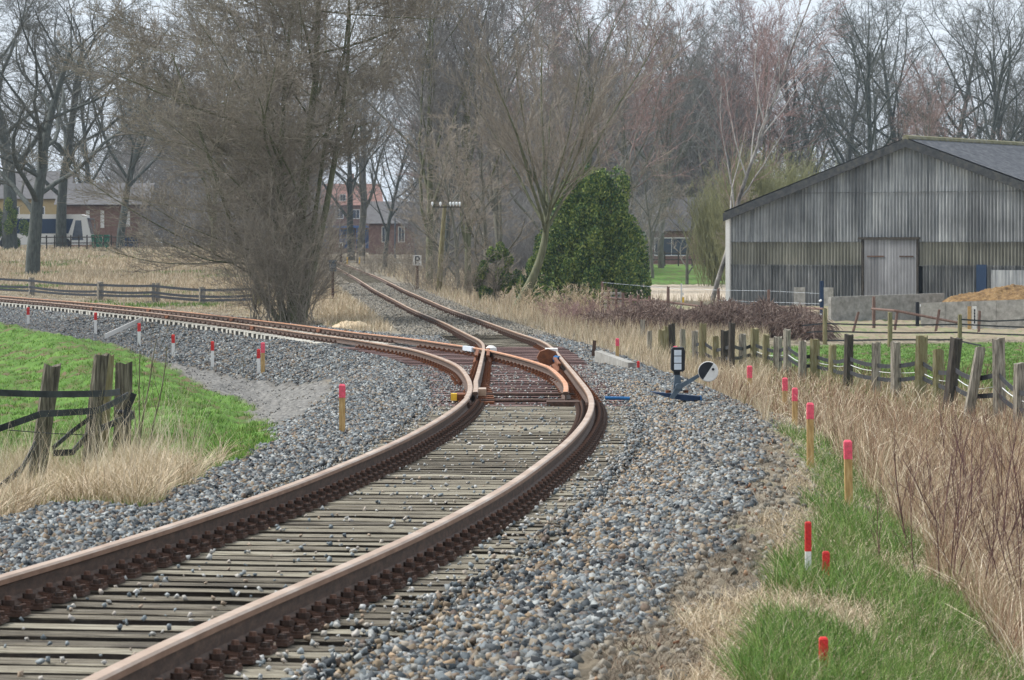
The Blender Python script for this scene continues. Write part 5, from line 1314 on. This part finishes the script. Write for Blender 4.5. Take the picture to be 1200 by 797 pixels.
# bramble bank
def bramble(px0, px1, u0_, u1_, h, n, seed, label):
    R = np.random.default_rng(seed); r = random.Random(seed); segs = []
    for i in range(n):
        t = R.random(); px = px0+(px1-px0)*t; u = u0_+(u1_-u0_)*t+R.uniform(-.0009, .0009); X = (px-600)*u; Y = F*u
        hh = h*(.45+.55*math.sin(min(1, max(0, t))*math.pi)**.5)*(1+.25*math.sin(t*19+seed)); z = float(gz(X, Y))+R.uniform(0, .75)*hh
        az = r.uniform(0, 6.28); L = r.uniform(.3, .9); p = [X, Y, z]; dz = r.uniform(.1, .8)
        for k in range(4):
            q = [p[0]+math.cos(az)*L/4, p[1]+math.sin(az)*L/4, p[2]+dz*L/4]; dz -= .5; az += r.gauss(0, .4)
            segs.append((1, *p, *q, .012, .010)); p = q
        if R.random() < .6: segs.append((1, X, Y, z, X+r.gauss(0, .1), Y, z+r.uniform(.1, .35), .02, .012))
    tag(tubes('bramble_thicket', segs, 'bramble', None, 3), label, 'brambles', kind='stuff')
bramble(690, 965, .0350, .0310, 1.15, 9000, 3, 'reddish brown bramble thicket behind the upper part of the right fence')
bramble(830, 955, .0330, .0315, 1.25, 5200, 4, 'dark mound of dead brambles below the barn')
v = Gu(908, .0322); h = W(908, 364, .0322).z-v.z; o = post_mb(h, .15, 300).build('stump_post', 'darkwood'); o.location = v; tag(o, 'thick dark post stump rising from the bramble mound', 'post')

# ------------------------------------------------------------------ switch lever
def lever():
    b = G(793, 474.5); u = b.y/F; b.z += .10; root = tag(empty('switch_lever', b), 'switch stand with lantern box and black and white weight disc right of the track', 'switch stand')
    k = u
    def L(x, y, d=0): return Vector(((x-793)*k, d, (471-y)*k))
    m = MB(); m.prism([L(763,465.5),(L(822,471)),(L(822,477)),(L(800,475.5)),(L(778,471))], (0,.22,0)); m.build('base_plate', 'darkblue', root)
    m = MB(); m.box(L(821.5,478,.1), (.02,.24,.16)); m.build('base_edge', 'blue', root)
    for x in (783.5, 804): m = MB(); m.tube([L(x,467,.08), L(x,464,.08)], .035, 8); m.build('bolt', 'rust', root)
    m = MB(); m.prism([L(789,465,.02),L(800,465,.02),L(797,446,.02),L(791,446,.02)], (0,.10,0)); m.build('bearing_stand', 'steelblue', root)
    m = MB(); m.prism([L(784,473,-.06),L(789,474,-.06),L(800,460.5,-.06),L(819.5,448,-.06),L(818,444.5,-.06),L(797,456,-.06),L(791,461,-.06)], (0,.045,0)); m.tube([L(794.5,459,-.09), L(794.5,459,.05)], .038, 12); m.build('lever_arm', 'steelblue', root)
    c = L(829.5, 441.5, -.10); R = 11.2*k; m = MB(); n = 32; t0 = math.radians(57)
    for side in (0, 1):
        pts = [c+Vector((math.cos(t0+side*math.pi+math.pi*i/16)*R, 0, math.sin(t0+side*math.pi+math.pi*i/16)*R)) for i in range(17)]
        m.prism(pts, (0,.07,0), side)
    w = m.build('weight_disc', ['black','white'], root)
    m = MB(); m.tube([c+Vector((.06,-.012,.03)), c+Vector((.06,.01,.03))], .018, 8); m.build('disc_bolt', 'black', w)
    rim = MB(); rp_ = [c+Vector((math.cos(a)*R, .03, math.sin(a)*R)) for a in np.linspace(0, 2*math.pi, 33)]; rim.tube(rp_, .009, 5, cap=False); rim.build('disc_rim', 'white', w)
    # lantern
    m = MB(); m.tube([L(793.5,446,.08), L(793.5,441,.08)], .045, 10); m.build('lantern_socket', 'black', root)
    m = MB(); x0, x1, y0, y1 = 787, 802.5, 413.5, 442; bev = 2.2
    m.prism([L(x0+bev,y1),L(x1-bev,y1),L(x1,y1-bev),L(x1+.5,y0+bev+3),L(x1-1,y0),L(x0+1.5,y0),L(x0,y0+bev),L(x0-.5,y1-bev)], (0,.20,0)); lb = m.build('lantern_box', 'black', root)
    m = MB()
    for a, c_ in ((416.5, 423.0), (424.0, 431.5), (432.5, 439.5)):
        m.prism([L(790,c_,-.012),L(798.5,c_,-.012),L(798.5,a,-.012),L(790,a,-.012)], (0,.008,0))
    m.build('lantern_pane', 'frost', lb)
lever()
# ------------------------------------------------------------------ stakes
def stake(px, ty, by_, w, split, cols, label, u=None, lean=0, cat='stake', square=True):
    g = G(px, by_) if u is None else Gu(px, u); u = g.y/F; T_ = W(px+lean, ty, u); h = T_.z-g.z; wd = w*u
    root = tag(empty('survey_stake', g), label, cat, 'survey stakes'); dx = (T_.x-g.x)/h
    m = MB(); zs = h-split*u
    def bar(z0, z1, k=1.0, bev=0):
        d = wd/2*k
        m_ = MB(); m_.add([(-d+dx*z0,-d,z0),(d+dx*z0,-d,z0),(d+dx*z0,d,z0),(-d+dx*z0,d,z0),(-d+dx*z1,-d,z1),(d+dx*z1,-d,z1),(d+dx*z1,d,z1),(-d+dx*z1,d,z1)], [(0,3,2,1),(0,1,5,4),(1,2,6,5),(2,3,7,6),(3,0,4,7)])
        e = d*(1-bev); m_.add([(-d+dx*z1,-d,z1),(d+dx*z1,-d,z1),(d+dx*z1,d,z1),(-d+dx*z1,d,z1),(-e+dx*z1,-e,z1+d*.5),(e+dx*z1,-e,z1+d*.5),(e+dx*z1,e,z1+d*.5),(-e+dx*z1,e,z1+d*.5)], [(4,5,6,7),(0,1,5,4),(1,2,6,5),(2,3,7,6),(3,0,4,7)])
        return m_
    bar(-.3, zs).build('shaft', cols[1], root); bar(zs, h, 1.06, .35).build('painted_top', cols[0], root)
    return root
SL = [(33,361,381,3,8,'leftmost of the white stakes with red tops below the branch line',0),(112,367,392,3,8,'second white stake with red top from the left, below the branch line',0),
      (163,379.5,405,3.4,9,'white stake with red top at the upper end of the white plank',0),(203,393,420,3.4,9,'white stake with red top just right of the white plank',0),
      (249,401,430,3.6,10,'white stake with red top standing alone at the foot of the left bank',0),(303,410,438,3.6,10,'white stake with red top right beside a pink topped wooden one',0)]
for px, ty, by_, w, sp, lb, ln in SL: stake(px, ty, by_, w, sp, ('red','white'), lb, lean=ln)
stake(308, 402.5, 438, 4.4, 11, ('pink','stakewood'), 'pink topped wooden stake right of a white and red one at the left bank')
stake(401, 452, 508, 7, 14, ('pink','stakewood'), 'pink topped wooden stake in the gravel left of the switch')
for t in [(947,613,685,6.8,33,('red','white'),'white stake with long red top, uppermost of the three in the right foreground',0),
          (968,648,690,7.6,38,('red','white'),'short white stake with red top, middle of the three in the right foreground',0),
          (965,749,803,9.5,48,('red','white'),'red topped stake at the bottom edge of the photo',0),
          (995,518,602,8.8,20,('pink','stakewood'),'thick wooden stake with pink top in the green grass, nearest of the pink ones',-1.5),
          (949.5,474,552,7.6,17,('pink','stakewood'),'tall wooden stake with pink top, second nearest of the pink ones',0),
          (931.5,456,500,6,14,('pink','stakewood'),'wooden stake with pink top, third nearest of the pink ones',0),
          (920,444,482,5.6,14,('pink','stakewood'),'wooden stake with pink top, fourth nearest of the pink ones',0),
          (878.5,430,463,5.6,13,('pink','stakewood'),'wooden stake with pink top in the straw right of the weight disc',0),
          (791.5,407,441,5,9,('pink','stakewood'),'pink topped stake peeping over the lantern box',0),
          (723.5,397.5,414,4,8,('pink','stakewood'),'small pink topped stake behind the concrete block',0),
          (748,424,436,3,7,('red','white'),'tiny red topped stake between concrete block and lantern box',0)]:
    px, ty, by_, w, sp, cols, lb, ln = t
    if px == 791.5: stake(px, ty, by_, w, sp, cols, lb, u=.0142)
    elif px == 723.5: stake(px, ty, by_, w, sp, cols, lb, u=.0185)
    elif px == 748: stake(px, ty, by_, w, sp, cols, lb, u=.0160)
    else: stake(px, ty, by_, w, sp, cols, lb, lean=ln)
# concrete block with red post
a, b = W(697, 410, .0172), W(736, 424, .0160); root = tag(empty('concrete_beam', (0,0,0)), 'pale concrete beam lying on the right bank beside the switch', 'concrete beam')
d = (b-a); m = MB(); m.prism([a+Vector((0,0,-.26)), b+Vector((0,0,-.26)), b+Vector((0,0,-.02)), a+Vector((0,0,-.02))], (.14,.2,0)); m.build('beam', 'concrete', root)
v = W(696, 411, .0174); m = MB(); m.box(v+Vector((0,0,.05)), (.07,.06,.32), 0, ry=.1); o = m.build('short_post', 'darkrust'); tag(o, 'short dark red post at the left end of the concrete beam', 'post')
# blue plate near the track
m = MB(); a, b = W(764, 466.5, .0112), W(735, 466, .0111)
# plank on the left bank
a = G(122.5, 399); b = G(165, 381); a = W(122.5, 397, a.y/F-.0002); b = W(165.5, 376, b.y/F-.0002)
m = MB(); m.prism([a, b, b+Vector((0,0,.13)), a+Vector((0,0,.16))], (.02,.16,0)); o = m.build('plank', 'white'); tag(o, 'long white plank propped on the ballast below the branch line', 'plank')

# ------------------------------------------------------------------ railway signs, poles
def signpost(px, ty, by_, u, label, letter=None, face='white', back=False, sw_=15, sh=12, cat='sign', name='railway_sign'):
    v = Gu(px, u); root = tag(empty(name, v), label, cat); T_ = W(px, ty, u).z-v.z; w, h = sw_*u, sh*u
    m = MB(); m.tube([(0,0,-.2),(0,0,T_-h*.5)], 1.6*u, 8); m.build('pole', 'darkrust', root)
    m = MB(); m.box((0,-.06,T_-h/2), (w,.03,h)); b = m.build('plate', face, root)
    if back:
        for k in (.25, .75): mm = MB(); mm.box((0,-.10,T_-h*k), (w*.96,.03,.03)); mm.build('stiffener', 'black', b)
    if letter:
        m = MB()
        for pl in letter: m.prism([(x*w, -.10, T_-h+z*h) for x, z in pl], (0,.02,0))
        m.build('letter', 'black', b)
Pl = [[(-.26,.10),(-.11,.10),(-.11,.90),(-.26,.90)], [(-.11,.78),(.12,.78),(.27,.80),(.14,.90),(-.11,.90)], [(-.11,.42),(.14,.42),(.27,.52),(.12,.54),(-.11,.54)], [(.15,.54),(.27,.52),(.32,.66),(.27,.80),(.15,.78)]]
Hl = [[(-.28,.12),(-.10,.12),(-.10,.88),(-.28,.88)], [(.10,.12),(.28,.12),(.28,.88),(.10,.88)], [(-.10,.42),(.10,.42),(.10,.58),(-.10,.58)]]
signpost(489, 299, 336, .0455, 'white square sign with black letter P on a post right of the line', Pl, 'white', sw_=10, sh=12)
signpost(399.5, 284, 301, .092, 'small white sign with black letter H near the far crossing', Hl, 'white', sw_=5, sh=6)
signpost(390, 305, 350, .0400, 'dark square sign seen from behind on a thin post left of the line', None, 'steelblue', True, sw_=9, sh=13)
# telegraph pole with insulators
v = Gu(514, .0450); root = tag(empty('telegraph_pole', v), 'old mossy telegraph pole with white insulators right of the line', 'telegraph pole'); H = W(521, 240, .045).z-v.z
m = MB(); m.tube([(0,0,-.3),(.15,0,H*.5),(.33,0,H)], [.16,.14,.10], 10); m.build('pole', 'mosswood', root)
m = MB(); m.box((.45,-.12,H-.12), (1.5,.06,.06)); m.build('cross_arm', 'darkwood', root)
for x in (-.33,.10,.62,.78,.95,1.12): m = MB(); m.tube([(x,-.12,H-.08),(x,-.12,H+.02)], .02, 6); m.tube([(x,-.12,H+.0),(x,-.12,H+.10),(x,-.12,H+.15)], [.055,.06,.03], 8); m.build('insulator', 'insul', root)
# lamp posts near the crossing
for px, ty, u, lb in ((487, 238, .100, 'taller grey street lamp near the far crossing'), (463, 253, .110, 'shorter grey street lamp left of the taller one')):
    v = Gu(px, u); H = W(px, ty, u).z-v.z; root = tag(empty('street_lamp', v), lb, 'street lamp')
    m = MB(); m.tube([(0,0,-.2),(0,0,H)], [.12,.07], 8); m.build('pole', 'steelblue', root); m = MB(); m.box((.35,0,H), (.8,.25,.12)); m.build('lamp_head', 'steelblue', root)
for px, lb in ((407, 'left one of two yellow marker posts at the far crossing'), (421.5, 'right one of two yellow marker posts at the far crossing')):
    v = Gu(px, .088); m = MB(); m.tube([(0,0,-.1),(0,0,.62),(0,0,.70)], [.07,.07,.04], 8); o = m.build('marker_post', 'yellow'); o.location = v; tag(o, lb, 'marker post')
for px, ty, lb in ((418.5, 282, 'thin dark post left behind the yellow marker posts'), (427, 281, 'thicker dark post right of the yellow marker posts')):
    v = Gu(px, .09); h = W(px, ty, .09).z-v.z; m = MB(); m.tube([(0,0,-.1),(0,0,h)], .07, 7); o = m.build('wooden_post', 'darkwood'); o.location = v; tag(o, lb, 'post')
# crossing road
m = MB(); a, b = Gu(396, .0935), Gu(520, .0935)
m = MB()
for i in range(20):
    x0 = -24+i*3; 
    vs = [Vector((x, y, float(gz(x, y))+.05)) for x, y in ((x0,352),(x0+3,352),(x0+3,357),(x0,357))]; m.add(vs, [(0,1,2,3)])
o = m.build('road', 'concrete'); tag(o, kind='structure')

# ------------------------------------------------------------------ young shoots left and right
def sapling(px, u, seed, H, n, spread, mat, label, r=.008, nc=5, ang=.4, wid=.15, by_=None):
    P = [dict(nc=nc, st=.3, seg=7, wob=.05, trop=.02, tap=.4), dict(lr=.42, ang=ang, rr=.55, nc=2, st=.2, seg=4, wob=.06, trop=.05, tap=.4), dict(lr=.4, ang=.4, rr=.6, nc=0, st=0, seg=3, wob=.08, trop=.03, tap=.4)]
    T = Tree(seed, P, .0016)
    root = tag(empty('sapling', Gu(px, u)), label, 'sapling')
    for k in range(n):
        i0 = len(T.S); T.grow((T.r.gauss(0, wid), T.r.gauss(0, wid), -.1), (T.r.gauss(0, spread), T.r.gauss(0, spread), 1), H*T.r.uniform(.7, 1.1), r, 0)
        q = T.S[i0:]; st_ = tubes('stem', [z for z in q if z[0] == 0], mat, root, 5); tubes('twigs', [z for z in q if z[0] > 0], mat, st_, 3)
M['shoot'] = pmat('green_grey_shoot_bark', [(.07,.055,.035),(.14,.12,.08),(.22,.20,.15)], 9, .9, .2)
M['shootred'] = pmat('purple_brown_shoot_bark', [(.06,.03,.03),(.12,.06,.055),(.20,.12,.10)], 9, .9, .2)
sapling(168, .0088, 5, 1.55, 3, .10, 'shoot', 'tall thin bare shoots right of the leaning posts at the left', r=.012, nc=3, wid=.05)
sapling(150, .0086, 6, .95, 2, .10, 'shoot', 'single crooked shoot before the left fence posts', r=.010, nc=2, wid=.04)
sapling(228, .0100, 9, .55, 2, .22, 'shoot', 'short pale shoot on the turf edge beside the near ballast', r=.008, nc=2, wid=.06)
sapling(118, .0090, 10, 1.2, 2, .12, 'shoot', 'thin shoot standing between the left fence posts', r=.008, nc=3, wid=.10)
sapling(1128, .0056, 11, 1.05, 5, .20, 'shootred', 'reddish bare shoots in the dry grass at the right, nearest clump', r=.007, nc=6, wid=.16)
sapling(1175, .0062, 12, 1.25, 6, .15, 'shootred', 'reddish bare shoots at the right edge of the photo', r=.007, nc=6, wid=.18)
sapling(1090, .0064, 13, .85, 4, .20, 'shootred', 'thin bare shoots left of the nearest reddish clump', r=.005, nc=5, wid=.10)
sapling(1150, .0078, 14, 1.1, 6, .15, 'shootred', 'bare shoots behind the nearest reddish clump at the right', r=.006, nc=5, wid=.25)
sapling(1105, .0052, 16, .80, 7, .22, 'shootred', 'low reddish bare shoots before the nearest tall clump at the right', r=.005, nc=6, wid=.14)
sapling(1190, .0052, 17, 1.0, 8, .20, 'shootred', 'dense reddish bare shoots low at the right edge', r=.005, nc=7, wid=.14)
sapling(1160, .0092, 18, 1.3, 8, .14, 'shootred', 'farther reddish bare shoots in the dry growth below the right fence', r=.006, nc=6, wid=.35)
sapling(285, .0205, 15, .5, 2, .3, 'shoot', 'little dead twig at the edge of the grey gravel', r=.010, nc=3, wid=.05)
for i, (px, u, sx_) in enumerate(((160, .040, 1),)): pass
# brush along the line
brush(540, .0450, 31, 2.6, 60, 5.0, 'twig', 'low grey brushwood between the telegraph pole and the leaning tree')
brush(470, .0600, 32, 3.0, 50, 6.0, 'twig', 'grey brushwood behind the P sign')
brush(660, .0400, 33, 1.6, 50, 5.5, 'straw', 'pale reeds and brush before the evergreen bush')
brush(350, .0420, 34, 4.0, 60, 2.6, 'twig', 'brushwood left of the dark sign', spread=.4)
brush(700, .0365, 35, 1.3, 50, 4.5, 'twig_red', 'low reddish brush left of the bramble bank')

# ------------------------------------------------------------------ air
m = bpy.data.materials.new('haze_air'); m.use_nodes = True; n = m.node_tree.nodes; n.clear()
ou = n.new('ShaderNodeOutputMaterial'); pv = n.new('ShaderNodeVolumePrincipled'); m.node_tree.links.new(pv.outputs[0], ou.inputs['Volume'])
pv.inputs['Density'].default_value = .00015; pv.inputs['Color'].default_value = (.72, .86, 1.0, 1); pv.inputs['Anisotropy'].default_value = .2
M['haze'] = m
hb = MB(); hb.box((0, 2250, 15), (3600, 4700, 52)); o = hb.build('haze', 'haze'); tag(o, kind='stuff')
